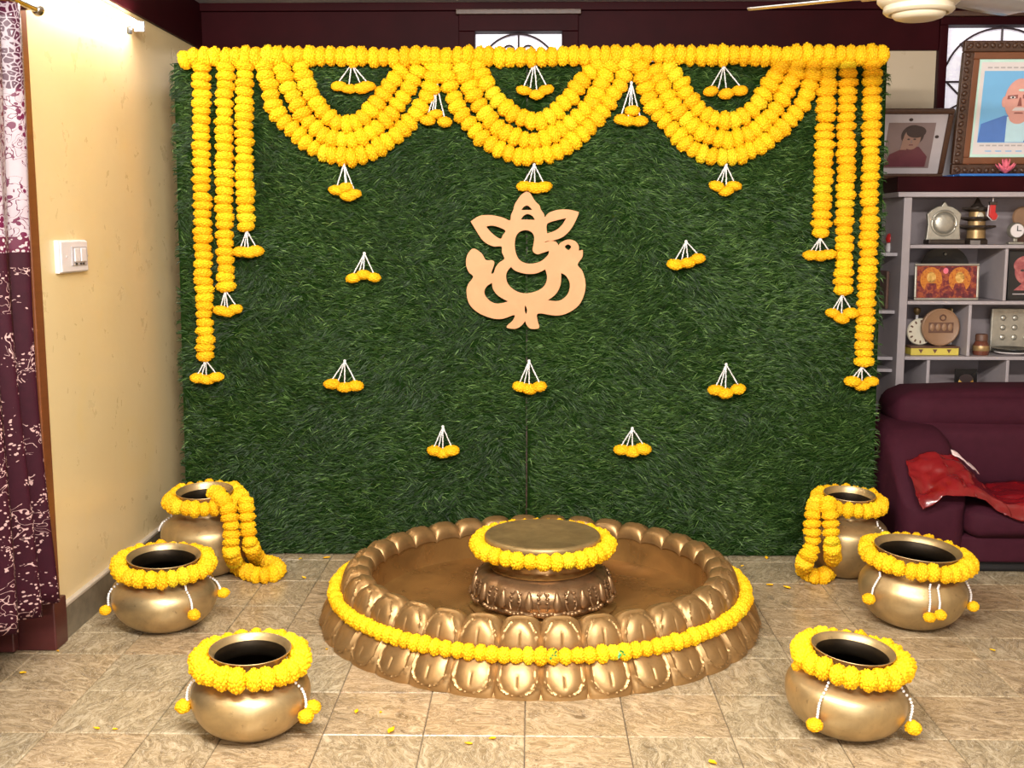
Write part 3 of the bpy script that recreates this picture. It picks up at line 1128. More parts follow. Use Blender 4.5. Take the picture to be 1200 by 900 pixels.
# pedestal
PC = UC + Vector((.012, .0, .0545))
ped = thing('pedestal', 'carved bronze lotus pedestal with a flat round top inside the basin', 'pedestal', PC)
build('foot_ring', MB().lathe([(0, 0), (.285, 0), (.287, .008), (.265, .014), (.255, .016), (0, .016)], 64), M['urli_in'], ped, smooth=True)
NB = 16


def carved(a, i):
    w = abs(sin(a * NB / 2))
    return 1 + .030 * (w ** .6 - .5) * (1 if 3 <= i <= 13 else .2)


bp = [(0, .014), (.235, .014), (.248, .020), (.254, .034), (.250, .044), (.256, .055), (.262, .068), (.263, .085), (.260, .100), (.252, .116), (.238, .130), (.220, .140), (.205, .145), (.196, .147), (.0, .147)]
build('carved_base', MB().lathe(bp, 128, mod=carved), M['pedestal'], ped, smooth=True)
# raised tear-shaped lotus petals and leaf curls
tear = MB().ball((0, 0, 0), 1.0, 14, 10)
tear_me = tear.mesh('tear_boss', M['pedestal'], True, True)
for v in tear_me.vertices:
    x, y, z = v.co
    k = .75 - .30 * z
    v.co = (x * k * .020, y * .012, z * .036)
curl = MB()
for sx in (-1, 1):
    curl.tube([(sx * (.004 + .017 * sin(t * 2.6)), -.002 * sin(t * 3), .036 - .068 * t) for t in np.linspace(0, 1, 10)], [.0035] * 10, 6)
    for t in (.1, .35, .6):
        curl.ball((sx * .016, -.002, .034 - .06 * t), .0062, 8, 5, (1.3, .8, .8))
for t in np.linspace(-1, 1, 5):
    curl.ball((t * .030, -.002, -.040 - .006 * (1 - t * t)), .0105, 8, 5, (1.0, .7, .75))
curl_me = curl.mesh('leaf_relief', M['pedestal'], True)
for k in range(NB):
    a = (k + .5) * 2 * pi / NB
    for me, nm, da in ((tear_me, 'tear_boss', 0), (curl_me, 'leaf_relief', pi / NB)):
        o = link(nm, me, ped, (.264 * sin(a + da), -.264 * cos(a + da), .090 if nm == 'tear_boss' else .088))
        o.rotation_euler = (radians(-16), 0, a + da)
build('neck', MB().lathe([(.196, .145), (.205, .150), (.206, .156), (.196, .160), (.188, .170), (.186, .205), (.192, .225), (.205, .236), (0, .236)], 64), M['urli_in'], ped, smooth=True)
build('top_plate', MB().lathe([(0, .234), (.200, .234), (.216, .240), (.222, .252), (.222, .268), (.217, .274), (.209, .276), (.203, .274), (0, .274)], 72), M['plate'], ped, smooth=True)
gp = [PC + Vector((.250 * sin(a), -.250 * cos(a), .235)) for a in np.linspace(0, 2 * pi, 24, endpoint=False)]
garland('marigold_garland', 'marigold ring garland around the neck of the bronze pedestal', gp, .0315, .0475, .0285, True, jit=.07)


# ================================================================== BRASS POTS
POT = [(0, 0.0), (.38, 0.0), (.62, .045), (.84, .16), (.96, .30), (1.0, .44), (.985, .54), (.92, .62), (.80, .685), (.68, .725), (.605, .755), (.585, .80), (.60, .88), (.655, .965), (.69, 1.0), (.688, 1.012), (.675, 1.01)]
POTIN = [(.675, 1.01), (.63, .975), (.575, .89), (.562, .81), (.58, .755), (.66, .715), (.78, .67), (.88, .60), (.945, .52), (.955, .44), (.92, .30), (.80, .18), (.60, .08), (0, .05)]


def pot(px, py_, R, Hh, rim, tilt, roll, label, ring_label, strings, ringr=None, ballr=.0315, Y=None):
    base = on_floor(px, py_)
    if Y:
        base = on_floor(px, py_)
        base = Vector((base.x * Y / base.y, Y, 0))
    root = thing('brass_pot', label, 'pot', base, 'brass pots around the basin')
    root.rotation_euler = (radians(tilt), radians(roll), 0)
    sink = R * .38 * max(abs(sin(radians(tilt))), abs(sin(radians(roll))))
    root.location.z = sink * .75
    kr = rim / .69
    f = lambda pr: [(r * (R if z < .64 else (R + (kr - R) * min(1, (z - .64) / .10))), z * Hh) for r, z in pr]
    body = build('pot_body', MB().lathe([(p.x, p.z) for p in catmull([(r, 0, z) for r, z in f(POT)], per=4)], 64), M['brass'], root, smooth=True)
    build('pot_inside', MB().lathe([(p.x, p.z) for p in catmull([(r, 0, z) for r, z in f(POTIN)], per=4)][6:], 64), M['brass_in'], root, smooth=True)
    build('pot_lip', MB().lathe([(p.x, p.z) for p in catmull([(r, 0, z) for r, z in f(POTIN)], per=4)][:7], 64), M['brass'], root, smooth=True)
    Rm = Matrix.Rotation(radians(roll), 4, 'Y') @ Matrix.Rotation(radians(tilt), 4, 'X')
    rr = ringr or R * .86
    zz = Hh - ballr * 1.0
    rr = rim + ballr * .86
    pts = [Vector(root.location) + Rm @ Vector((rr * sin(a), -rr * cos(a), zz)) for a in np.linspace(0, 2 * pi, 24, endpoint=False)]
    g = garland('ring_garland', ring_label, pts, ballr, ballr * 1.28, ballr * .84, True, group='marigold rings on the brass pots', jit=.12)
    gl = Vector(g.location)
    for az, ln, nb in strings:
        a = radians(az)
        ca, sa = sin(a), -cos(a)
        P = []
        for t in np.linspace(0, 1, 7):
            z = Hh * (.74 - ln * t)
            rp = 0
            for (r0, z0), (r1, z1) in zip(f(POT), f(POT)[1:]):
                if z0 <= z <= z1 and z1 > z0:
                    rp = r0 + (r1 - r0) * (z - z0) / (z1 - z0)
            rad = max(rp + .010, rr * .98 if t == 0 else 0, R * 1.0 + .008 if z < Hh * .5 else 0)
            P.append(Vector(root.location) + Rm @ Vector((rad * ca, rad * sa, z)))
        mb = MB()
        for A, B in zip(P, P[1:]):
            n = max(2, int((B - A).length / .0092))
            for i in range(n):
                mb.ball(A.lerp(B, i / n) - gl, .0046, 6, 4)
        build('bead_string', mb, M['bead'], g, smooth=True)
        for b in range(nb):
            e = P[-1] + Rm @ Vector((ca * .012 + cos(a) * .020 * (b - (nb - 1) / 2) * 2, sa * .012 + sin(a) * .020 * (b - (nb - 1) / 2) * 2, -.012 + .01 * b))
            flower(g, e - gl, (0, -.2, 1), .0235, .0185, True)
    return root, g


pot(295, 854, .175, .252, .1195, 2.2, 1.5, 'old brass pot ringed with marigolds, on the open floor between curtain and basin front',
    'marigold ring on the pot standing on open floor between curtain and basin front', [(-78, .36, 1), (72, .36, 2)])
pot(986, 853, .181, .250, .1215, 2.5, 5.0, 'brass pot ringed with marigolds and leaning aside, on the floor farthest out from the sofa',
    'marigold ring on the leaning pot farthest out from the sofa', [(-40, .40, 1), (58, .42, 1), (-98, .02, 1)])
pot(194, 731, .194, .268, .134, 4.0, 2.5, 'brass pot ringed with marigolds, beside the stone skirting under the cream wall',
    'marigold ring on the pot beside the stone skirting', [(-62, .38, 1), (46, .30, 1), (100, .26, 1)])
pot(1064, 728, .198, .290, .158, 3.2, 3.5, 'wide-mouthed brass pot ringed with marigolds, in front of the maroon sofa',
    'marigold ring on the wide-mouthed pot in front of the sofa', [(-62, .30, 1), (-2, .34, 1), (8, .30, 1), (68, .34, 1)])
pot(246, 668, .196, .362, .120, 5.0, 0, 'brass pot ringed with marigolds in the corner by the cream wall, under a looped garland',
    'marigold ring on the pot in the corner by the cream wall', [(-80, .22, 0)], Y=4.69)
pot(987, 666, .178, .355, .108, 5.0, 1.5, 'brass pot ringed with marigolds at the foot of the grass beside the sofa arm',
    'marigold ring on the pot beside the sofa arm', [(50, .26, 1)], Y=4.71)


def drape(label, seq):
    pts = []
    for (u, v, Y) in seq:
        pts.append(on_floor(u, v, .032) if Y is None else on_y(u, v, Y))
    return garland('looped_garland', label, pts, .0335, .0350, .0225, jit=.05)


drape('loop of marigold garland hanging from the corner pot and trailing onto the floor',
      [(252, 578, 4.60), (262, 586, 4.50), (269, 602, 4.46), (271, 625, 4.455), (271, 648, 4.455), (278, 663, None), (290, 671, None), (305, 675, None), (320, 673, None), (326, 665, None), (316, 660, None), (303, 655, None), (294, 640, 4.53), (291, 620, 4.53), (289, 600, 4.53), (288, 588, 4.56)])
drape('loop of marigold garland hanging from the pot beside the sofa and heaped on the floor',
      [(958, 588, 4.58), (953, 600, 4.50), (952, 620, 4.49), (951, 642, 4.49), (944, 656, 4.48), (942, 668, None), (953, 675, None), (966, 674, None), (975, 664, None), (975, 645, 4.46), (974, 622, 4.46), (972, 600, 4.47), (970, 590, 4.52)])

# ================================================================== PETALS ON THE FLOOR
pet = MB()
pet.grid(lambda a, b: Vector(((a - .5) * .022 * sin(pi * min(1, b + .12)), (b - .5) * .036, .004 + .006 * (2 * a - 1) ** 2 + .004 * b * b)), 4, 5)
pet_me = pet.mesh('fallen_petal', M['marigold'], True)
for i, (u, v) in enumerate([(68, 764), (113, 855), (135, 856), (27, 790), (383, 762), (402, 682), (356, 678), (459, 858), (549, 873), (577, 867), (352, 656), (418, 835), (446, 836), (870, 664), (902, 687), (922, 690), (898, 655), (1163, 763), (835, 896), (383, 655)]):
    o = link('fallen_petal', pet_me, None, on_floor(u, v))
    s = random.uniform(.45, .95)
    o.scale = (s, s, s)
    o.rotation_euler = (0, 0, random.uniform(0, 6.28))
    tag(o, 'small yellow marigold petal fallen on the floor tiles', 'petal', 'fallen petals on the floor')

# ================================================================== LEFT SIDE
# curtain
cur = thing('curtain', 'maroon velvet curtain with silver floral print hanging in the doorway', 'curtain', (XL + .05, 3.3, .21))


def curf(a, b):
    y = 2.55 + a * 1.10
    z = .215 + b * 1.98
    wav = .030 * sin(a * 46) + .012 * sin(a * 91 + 1.3 + b * .8)
    x = XL + .050 + wav * (.75 + .35 * (1 - b)) + .012 * sin(b * 5 + a * 9)
    return Vector((x - (XL + .05), y - 3.3 + .012 * sin(b * 6 + a * 3) + (1 - b) * .02, z - .21))


cm = MB().grid(curf, 150, 40)
co = build('drape', cm, M['curtain'], cur, smooth=True)
sm = co.modifiers.new('thick', 'SOLIDIFY')
sm.thickness = .004
rod = thing('curtain_rod', 'steel curtain rod with round end knob above the doorway', 'curtain rod', (XL + .060, 3.3, 2.21))
build('rod', MB().tube([(0, -.95, 0), (0, .50, 0)], .011, 12), M['rod'], rod, smooth=True)
build('finial', MB().lathe([(0, 0), (.013, .0), (.019, .010), (.021, .02), (.016, .032), (0, .038)], 16), M['rod'], rod, (0, .50, 0), smooth=True).rotation_euler = (-pi / 2, 0, 0)
build('bracket', MB().box(-.060, .006, .452, .470, -.010, .010).box(-.060, -.051, .435, .487, -.04, .04), M['door_maroon'], rod, bevel=.002)

# tube light on the left wall
a, b = on_x(163, 27, XL + .045), on_x(96, -10, XL + .045)
zt = a.z
tl = thing('tube_light', 'lit fluorescent tube light on a batten high on the cream wall', 'tube light', (XL, a.y, zt - .05))
y1, y0 = 0.0, -1.18
build('batten', MB().box(.0, .026, y0 - .02, y1 + .02, .030, .068), M['white_plastic'], tl, bevel=.005)
build('tube', MB().tube([(.052, y0 + .012, .034), (.052, y1 - .012, .034)], .0155, 16), M['tube'], tl, smooth=True)
for y in (y0, y1):
    build('tube_holder', MB().box(.024, .068, y - .008, y + .008, .014, .056), M['grey_plastic'], tl, bevel=.003)
build('starter', MB().lathe([(0, 0), (.011, 0), (.011, -.022), (.008, -.026), (0, -.026)], 14), M['dark_plastic'], tl, (.020, y1 - .05, .022), smooth=True)

# switch board
s0, s1 = on_x(62, 283, XL), on_x(98, 317, XL)
yc, zc = (s0.y + s1.y) / 2, 1.385
sw = thing('switch_board', 'white modular switch plate on the cream wall beside the curtain', 'switch', (XL, yc, zc - .06))
build('back_box', MB().box(-.002, .016, -.125, .125, .0, .120), M['white_plastic'], sw, bevel=.004)
build('cover_plate', MB().box(.016, .024, -.120, .120, .004, .116), M['white_plastic'], sw, bevel=.004)
mf = build('module_frame', MB().box(.024, .028, -.035, .105, .026, .096), M['grey_plastic'], sw, bevel=.002)
for y in (-.022, .036):
    build('rocker', MB().box(.028, .034, y, y + .048, .040, .090), M['white_plastic'], mf, bevel=.003)
for y in (-.075, .112):
    build('screw', MB().lathe([(0, 0), (.005, 0), (.004, .002), (0, .002)], 10), M['grey_plastic'], sw, (.024, y, .06)).rotation_euler = (0, pi / 2, 0)
for y in (-.01, .03, .055):
    build('indicator', MB().box(.028, .031, y, y + .014, .029, .036), M['dark_plastic'], mf)

# ================================================================== RIGHT SIDE
# ceiling fan
fc = on_y(1076, 24, 3.85)
fan = thing('ceiling_fan', 'cream ceiling fan with pale blades hanging from the ceiling', 'fan', (fc.x, fc.y, fc.z))
build('motor_housing', MB().lathe([(0, .040), (.085, .040), (.120, .048), (.134, .062), (.136, .082), (.128, .100), (.10, .115), (.04, .122), (0, .122)], 48), M['cream_metal'], fan, smooth=True)
build('lower_ring', MB().lathe([(.112, .046), (.114, .030), (.106, .022), (.095, .020), (.09, .042)], 48), M['cream_metal'], fan, smooth=True)
build('bottom_cap', MB().lathe([(0, .0), (.060, .002), (.078, .008), (.086, .018), (.088, .034), (.06, .042), (0, .042)], 48), M['cream_metal'], fan, smooth=True)
build('down_rod', MB().tube([(0, 0, .11), (0, 0, ZC - fc.z - .002)], .012, 12), M['cream_metal'], fan, smooth=True)
build('canopy', MB().lathe([(.014, -.05), (.05, -.03), (.062, 0.0), (0, 0)], 24), M['cream_metal'], fan, (0, 0, ZC - fc.z - .002), smooth=True)
bl = MB()


def bladef(a, b):
    L = .12 + .46 * a
    w = .055 + .018 * sin(a * 2.2)
    if a > .93:
        w *= sqrt(max(0, 1 - ((a - .93) / .075) ** 2))
    yy = (b - .5) * 2 * w
    return Vector((L, yy, .088 - yy * .20 + .004 * cos(b * pi * 2)))


bl.grid(bladef, 16, 6)
bl_me = bl.mesh('blade', M['fan_blade'], True)
for an in (32, 152, 272):
    o = link('blade', bl_me, fan)
    o.rotation_euler = (0, 0, radians(an))
    s = o.modifiers.new('thick', 'SOLIDIFY')
    s.thickness = .004
    br = build('blade_bracket', MB().box(.085, .19, -.018, .018, .080, .086), M['cream_metal'], fan, bevel=.002)
    br.rotation_euler = (0, 0, radians(an))

# shelf unit
SY0, SY1 = 5.50, 5.86


def sx(u, Y=SY0, v=340):
    return on_y(u, v, Y).x


def sz(v, Y=SY0, u=1120):
    return on_y(u, v, Y).z


shelf = thing('shelf_unit', 'lilac-grey open shelf unit against the back wall behind the sofa', 'shelf', (1.80, SY0, 0))
sr = Vector((1.80, SY0, 0))


def sbox(name, x0, x1, y0, y1, z0, z1, mat='shelf', bev=.003):
    return build(name, MB().box(x0 - sr.x, x1 - sr.x, y0 - sr.y, y1 - sr.y, z0, z1), M[mat], shelf, bevel=bev)


XA, XB = 1.815, 3.24
ZS = [sz(v) for v in (228, 289, 355, 420)]
sbox('back_panel', XA, XB, SY1 - .012, SY1, .02, ZS[0], 'shelf_back', .001)
sbox('side_panel', XA, XA + .040, SY0, SY1 - .013, 0, ZS[0] - .012)
sbox('side_panel', XB, XB + .025, SY0, SY1, 0, ZS[0] - .012)
sbox('top_board', XA - .035, XB + .03, SY0 - .02, SY1, ZS[0] - .012, ZS[0] + .012)
for z in ZS[1:] + [.52, .15]:
    sbox('shelf_board', XA + .041, XB - .001, SY0 + .002, SY1 - .013, z - .009, z + .009)
for u, z0, z1 in ((1178, ZS[2], ZS[1]), (1139, ZS[3], ZS[2]), (1093, .53, ZS[3]), (1187, .53, ZS[3])):
    x = sx(u)
    sbox('divider', x - .008, x + .008, SY0 + .004, SY1 - .013, z0 + .010, z1 - .010)
# open end shelves on the side of the unit
XE = XA - .30
sbox('end_back', XE, XA - .001, SY1 - .02, SY1, .02, sz(240), 'shelf_back', .001)
for v in (298, 365, 419, 433):
    z = sz(v, SY0 + .1, 1045)
    pts = [(XA - .001, 5.56), (XA - .001, 5.84)] + [(XA - .001 - .29 * sin(t), 5.84 - .28 * cos(t) * 0 - .28 * (1 - cos(pi / 2 - t)) * 0 - .0) for t in (pi / 2,)] + [(XA - .24, 5.66), (XA - .13, 5.585)]
    mb = MB()
    n = len(pts)
    mb.add([(x - sr.x, y - sr.y, z - .008) for x, y in pts] + [(x - sr.x, y - sr.y, z + .008) for x, y in pts], [tuple(range(n)), tuple(range(2 * n - 1, n - 1, -1))] + [(i, (i + 1) % n, (i + 1) % n + n, i + n) for i in range(n)])
    build('end_shelf', mb, M['shelf'], shelf)
zled = ZS[0] + .012
ledge = tag(build('ledge_board', MB().box(XA - .03, XB + .03, SY0 + .02, SY1, 0, .075), M['maroon_paint'], None, (0, 0, zled + .001), bevel=.004), 'dark maroon plank lying along the top of the shelf unit', 'plank')
zl2 = zled + .077


def at_shelf(u, v, Y):
    return on_y(u, v, Y)


def floor_of(v, Y):
    """height of the shelf board under a thing seen at row v"""
    z = on_y(1120, v, Y).z
    tops = [zl2] + [q + .009 for q in ZS[1:]]
    return min(tops, key=lambda q: abs(q - z))


# --- silver mantel piece
Y = 5.62
c = on_y(1104, 287, Y)
mant = thing('silver_ornament', 'tarnished silver shield-shaped ornament on the top shelf beside the pagoda', 'ornament', (c.x, Y, ZS[1] + .0095))
w = .085
pl_ = [(-w, .02), (w, .02), (w * .92, .10), (w * 1.0, .15), (w * .75, .17), (w * .45, .185), (w * .18, .19), (0, .215), (-w * .18, .19), (-w * .45, .185), (-w * .75, .17), (-w, .15), (-w * .92, .10)]
build('plaque', MB().prism(pl_, -.012, .012), M['silver'], mant, bevel=.004)
build('medallion', MB().lathe([(0, .014), (.035, .012), (.05, .006), (.054, 0), (0, 0)], 28), M['silver'], mant, (0, -.012, .105), smooth=True).rotation_euler = (pi / 2, 0, 0)
build('medallion_rim', MB().tube([(.060 * cos(t), 0, .060 * sin(t)) for t in np.linspace(0, 2 * pi, 28, endpoint=False)], .006, 8, True), M['silver'], mant, (0, -.013, .105), smooth=True)
build('base', MB().box(-.085, .095, -.05, .03, 0, .025), M['dark_statue'], mant, bevel=.005)

# --- pagoda statuette
c = on_y(1143, 287, Y)
pag = thing('pagoda_statuette', 'dark pagoda statuette with upturned eaves on the top shelf', 'statuette', (c.x, Y, ZS[1] + .0095))
build('base', MB().lathe([(0, 0), (.060, 0), (.060, .02), (.05, .03), (0, .03)], 8), M['dark_statue'], pag)
build('body', MB().lathe([(.0, .03), (.045, .03), (.042, .10), (.038, .16), (.0, .16)], 12), M['gold_statue'], pag, smooth=True)
for zz, rr in ((.070, .074), (.112, .066), (.158, .058)):
    def eave(a, i, rr=rr):
        return 1 + (.34 * abs(cos(2 * a)) ** 8 if i in (2, 3) else 0)
    build('eave', MB().lathe([(.030, .030), (rr * .55, .016), (rr * .97, .024), (rr, .014), (rr * .55, .0), (.030, .0)], 32, mod=eave), M['dark_statue'], pag, (0, 0, zz), smooth=True)
build('finial', MB().lathe([(.035, 0), (.022, .012), (.012, .028), (.005, .045), (0, .052)], 12), M['dark_statue'], pag, (0, 0, .185), smooth=True)
build('medallion', MB().ball((0, -.042, .135), .018, 12, 8, (1, .4, 1.3)), M['cream_face'], pag, smooth=True)

# --- red hanging ornament
c = on_y(1162, 258, 5.53)
h = ZS[0] - .014 - c.z
red = thing('red_stocking_ornament', 'small red stocking ornament with white edging hanging in the top shelf', 'ornament', (c.x, 5.53, c.z))
poly = [(-.012, h - .025), (.016, h - .025), (.014, .040), (.028, .022), (.020, .002), (.004, .0), (-.016, .022)]
build('stocking', MB().prism(poly, -.008, .008), M['red_plastic'], red, bevel=.003)
build('edging', MB().prism([(x * 1.25 + .0, (z - .04) * 1.08 + .04) for x, z in poly], .0085, .012), M['white_plastic'], red)
build('cuff', MB().box(-.016, .020, -.011, .011, h - .036, h - .020), M['dark_statue'], red, bevel=.002)
build('loop', MB().tube([(.002, .0, h - .02), (.002, .0, h + .0)], .002, 6), M['white_plastic'], red)

# --- white clock ornament at the frame edge
c = on_y(1189, 287, Y)
ck = thing('small_clock', 'small round white desk clock on the top shelf', 'clock', (c.x, Y, ZS[1] + .0095))
build('case', MB().lathe([(0, .02), (.034, .02), (.040, .012), (.040, -.01), (0, -.01)], 28), M['silver'], ck, (0, 0, .068), smooth=True).rotation_euler = (pi / 2, 0, 0)
build('dial', MB().lathe([(0, .001), (.033, .001), (.033, 0), (0, 0)], 28), M['white_plastic'], ck, (0, -.0205, .068)).rotation_euler = (pi / 2, 0, 0)
build('hand', MB().box(-.002, .002, -.024, -.0225, .066, .092).box(-.002, .020, -.024, -.0225, .066, .070), M['dark_plastic'], ck)
build('stand', MB().box(-.038, .038, -.02, .02, 0, .012).box(-.010, .010, -.008, .008, .012, .034), M['silver'], ck, bevel=.003)
c = on_y(1194, 262, 5.72)
ov = thing('brown_oval_plaque', 'brown oval plaque standing behind the small white clock', 'plaque', (c.x + .02, 5.72, ZS[1] + .0095))
build('plaque', MB().lathe([(0, .01), (.05, .008), (.055, 0), (0, 0)], 28), M['wood_plaque'], ov, (0, 0, .135), smooth=True).rotation_euler = (pi / 2, 0, 0)
build('stand', MB().box(-.03, .03, -.01, .02, 0, .082), M['wood_dark'], ov, bevel=.003)


# --- framed pictures
PR = {}
def frame(label, name, w, h, t, loc, lean, mat_frame, fill, depth=.02, yaw=0):
    r = thing(name, label, 'picture frame', loc)
    r.rotation_euler = (radians(lean), 0, radians(yaw))
    for nm, bx in (('frame_rail', (-w / 2, w / 2, 0, t)), ('frame_rail', (-w / 2, w / 2, h - t, h)), ('frame_stile', (-w / 2, -w / 2 + t, t, h - t)), ('frame_stile', (w / 2 - t, w / 2, t, h - t))):
        build(nm, MB().box(bx[0], bx[1], -depth, 0, bx[2], bx[3]), M[mat_frame], r, bevel=min(.006, t * .3))
    build('backing', MB().box(-w / 2 + t * .5, w / 2 - t * .5, -.006, -.001, t * .5, h - t * .5), M['carved'], r)
    PR[r.name] = build('print', MB().box(-w / 2 + t, w / 2 - t, -.010, -.006, t, h - t), M[fill], r)
    return r


def disc(parent, name, mat, cx, cz, rx, rz, y, n=28, a0=0, a1=2 * pi, th=.0008):
    pts = [(cx + rx * cos(t), cz + rz * sin(t)) for t in np.linspace(a0, a1, n, endpoint=(abs(a1 - a0) < 6.2))]
    return build(name, MB().prism(pts, y - th, y), M[mat], PR.get(parent.name, parent))


def patch(parent, name, mat, poly, y, th=.0008):
    return build(name, MB().prism(poly, y - th, y), M[mat], PR.get(parent.name, parent))


# orange deity print
pA, pB = on_y(1070, 352, 5.56), on_y(1148, 309, 5.56)
w, h = pB.x - pA.x, pB.z - pA.z
dz = ZS[2] + .0095
fr = frame('framed orange and maroon print of two haloed figures on the second shelf', 'picture_frame', w, h, .012, ((pA.x + pB.x) / 2, 5.56, dz), -3, 'silver', 'deity_print', .014)
for cx in (-w * .24, w * .2):
    disc(fr, 'printed_halo', 'orange_print', cx, h * .56, w * .17, h * .34, -.0102)
    disc(fr, 'printed_figure', 'gold_print', cx, h * .62, w * .07, h * .15, -.0112)
    patch(fr, 'printed_robe', 'deity_print', [(cx - w * .13, h * .12), (cx + w * .13, h * .12), (cx + w * .07, h * .46), (cx - w * .07, h * .46)], -.0112)
disc(fr, 'printed_flower', 'pink_paper', -w * .02, h * .80, w * .04, h * .08, -.0112)
c = on_y(1108, 300, 5.72)
hat = thing('dark_dish', 'dark round dish standing behind the orange framed print', 'dish', (c.x, 5.74, dz))
build('dish', MB().lathe([(0, .0), (.10, .0), (.125, .010), (.128, .016), (.10, .012), (0, .010)], 32), M['black_print'], hat, (0, 0, .14), smooth=True).rotation_euler = (pi / 2, 0, 0)
build('dish_stand', MB().box(-.05, .05, .0, .03, 0, .03), M['dark_statue'], hat, bevel=.003)
build('dish_boss', MB().ball((0, -.018, .225), .008, 10, 6), M['silver'], hat, smooth=True)

# black portrait print at the frame edge
pA, pB = on_y(1179, 353, 5.57), on_y(1232, 293, 5.57)
w, h = pB.x - pA.x, min(pB.z - pA.z, ZS[1] - ZS[2] - .03)
fr = frame('black-ground framed print of a reddish face on the second shelf', 'picture_frame', w, h, .006, ((pA.x + pB.x) / 2, 5.57, dz), -2, 'black_print', 'black_print', .012)
disc(fr, 'printed_face', 'pink_face', -.01, h * .58, w * .30, h * .27, -.0102)
disc(fr, 'printed_hair', 'pink_face', -.01, h * .70, w * .33, h * .20, -.0101)
patch(fr, 'printed_shoulders', 'pink_face', [(-w * .36, h * .20), (w * .36, h * .20), (w * .14, h * .34), (-w * .16, h * .34)], -.0102)
for ex in (-.035, .012):
    disc(fr, 'printed_eye', 'hair_print', ex, h * .60, .010, .006, -.0112)
patch(fr, 'printed_line', 'paper', [(-w * .38, h * .115), (w * .1, h * .115), (w * .1, h * .135), (-w * .38, h * .135)], -.0102)
c = on_y(1186, 300, 5.70)

# --- third shelf: round plaque, dial, yellow box
dz = ZS[3] + .0095
c = on_y(1093, 412, 5.58)
bxw = on_y(1121, 412, 5.58).x - on_y(1065, 412, 5.58).x
yb = thing('yellow_box', 'flat yellow printed box on the third shelf under the round plaque', 'box', (c.x, 5.60, dz))
build('box_body', MB().box(-bxw / 2, bxw / 2, -.05, .05, 0, .036), M['yellow_card'], yb, bevel=.003)
build('box_lid', MB().box(-bxw / 2 - .003, bxw / 2 + .003, -.053, .053, .036, .044), M['wood_dark'], yb, bevel=.002)
for x in (-.07, .0, .07):
    build('printed_mark', MB().prism([(x - .012, .030), (x + .012, .030), (x, .010)], -.0515, -.050), M['wood_dark'], yb)
c = on_y(1102, 385, 5.58)
rp = thing('round_plaque', 'round carved wooden plaque standing on the yellow box', 'plaque', (c.x, 5.585, dz + .0445))
build('disc', MB().lathe([(0, .010), (.080, .010), (.088, .014), (.094, .010), (.094, -.008), (0, -.008)], 40), M['wood_plaque'], rp, (0, 0, .094), smooth=True).rotation_euler = (pi / 2, 0, 0)
build('relief_panel', MB().box(-.060, .062, -.0135, -.009, .066, .118), M['wood_dark'], rp, bevel=.002)
for q in range(4):
    build('relief_figure', MB().ball((-.044 + q * .03, -.013, .094), .013, 10, 6, (1, .35, 1.5)), M['wood_plaque'], rp, smooth=True)
build('relief_boss', MB().tube([(.008 + .014 * cos(t), -.011, .142 + .014 * sin(t)) for t in np.linspace(0, 2 * pi, 16, endpoint=False)], .004, 6, True), M['wood_dark'], rp, smooth=True)
c = on_y(1078, 390, 5.63)
dl = thing('cream_dial', 'cream numbered dial leaning behind the round wooden plaque', 'dial', (c.x, 5.625, dz + .0445))
build('dial', MB().lathe([(0, .006), (.064, .006), (.068, 0), (0, 0)], 36), M['cream_face'], dl, (0, 0, .068)).rotation_euler = (pi / 2, 0, 0)
for q in range(12):
    t = q * pi / 6
    build('hour_mark', MB().box(-.004, .004, -.0015, 0, -.007, .007), M['wood_dark'], dl, (.052 * cos(t), -.0062, .068 + .052 * sin(t))).rotation_euler = (0, pi / 2 - t, 0)
for u, rr, lab in ((1076, .014, 'slim white and gold vase standing behind the cream dial'), (1117, .020, 'white gold-topped vase standing behind the round wooden plaque')):
    c = on_y(u, 366, 5.72)
    vz = thing('vase', lab, 'vase', (c.x, 5.735, dz))
    build('body', MB().lathe([(0, 0), (rr * 1.3, 0), (rr * 1.6, .05), (rr * 1.2, .11), (rr * .5, .16), (rr * .55, .19), (0, .19)], 24), M['white_plastic'], vz, smooth=True)
    build('gold_top', MB().lathe([(rr * .55, .188), (rr * 1.3, .205), (rr * 1.2, .222), (0, .228)], 24), M['gold_statue'], vz, smooth=True)

# --- jar, grey plaque, plates
c = on_y(1149, 417, 5.58)
jar = thing('glass_jar', 'brown glass jar beside the grey square plaque on the third shelf', 'jar', (c.x, 5.58, dz))
build('jar_body', MB().lathe([(0, 0), (.036, 0), (.040, .012), (.038, .05), (.030, .066), (.028, .07), (0, .07)], 28), M['jar_glass'], jar, smooth=True)
build('jar_lid', MB().lathe([(0, .105), (.026, .105), (.030, .098), (.030, .072), (.026, .070), (0, .070)], 28), M['wood_dark'], jar, smooth=True)
build('jar_band', MB().lathe([(.0395, .022), (.0412, .026), (.0405, .044), (.039, .048)], 28), M['gold_statue'], jar, smooth=True)
c = on_y(1181, 414, 5.60)
zz = dz
for q, (mt, rr, lab) in enumerate((('white_plastic', .085, 'white plate at the bottom of the small stack on the third shelf'), ('black_print', .098, 'black plate on top of the small stack on the third shelf'))):
    p = tag(build('plate', MB().lathe([(0, 0), (rr * .6, 0), (rr, .012), (rr, .016), (rr * .62, .006), (0, .006)], 36), M[mt], None, (c.x + .02, 5.60, zz), smooth=True), lab, 'plate')
    zz += .0165
gpz = thing('square_plaque', 'grey square relief plaque standing behind the plates on the third shelf', 'plaque', (on_y(1187, 390, 5.73).x, 5.725, dz))
build('plaque', MB().box(-.12, .12, -.01, .01, 0, .225), M['silver'], gpz, bevel=.006)
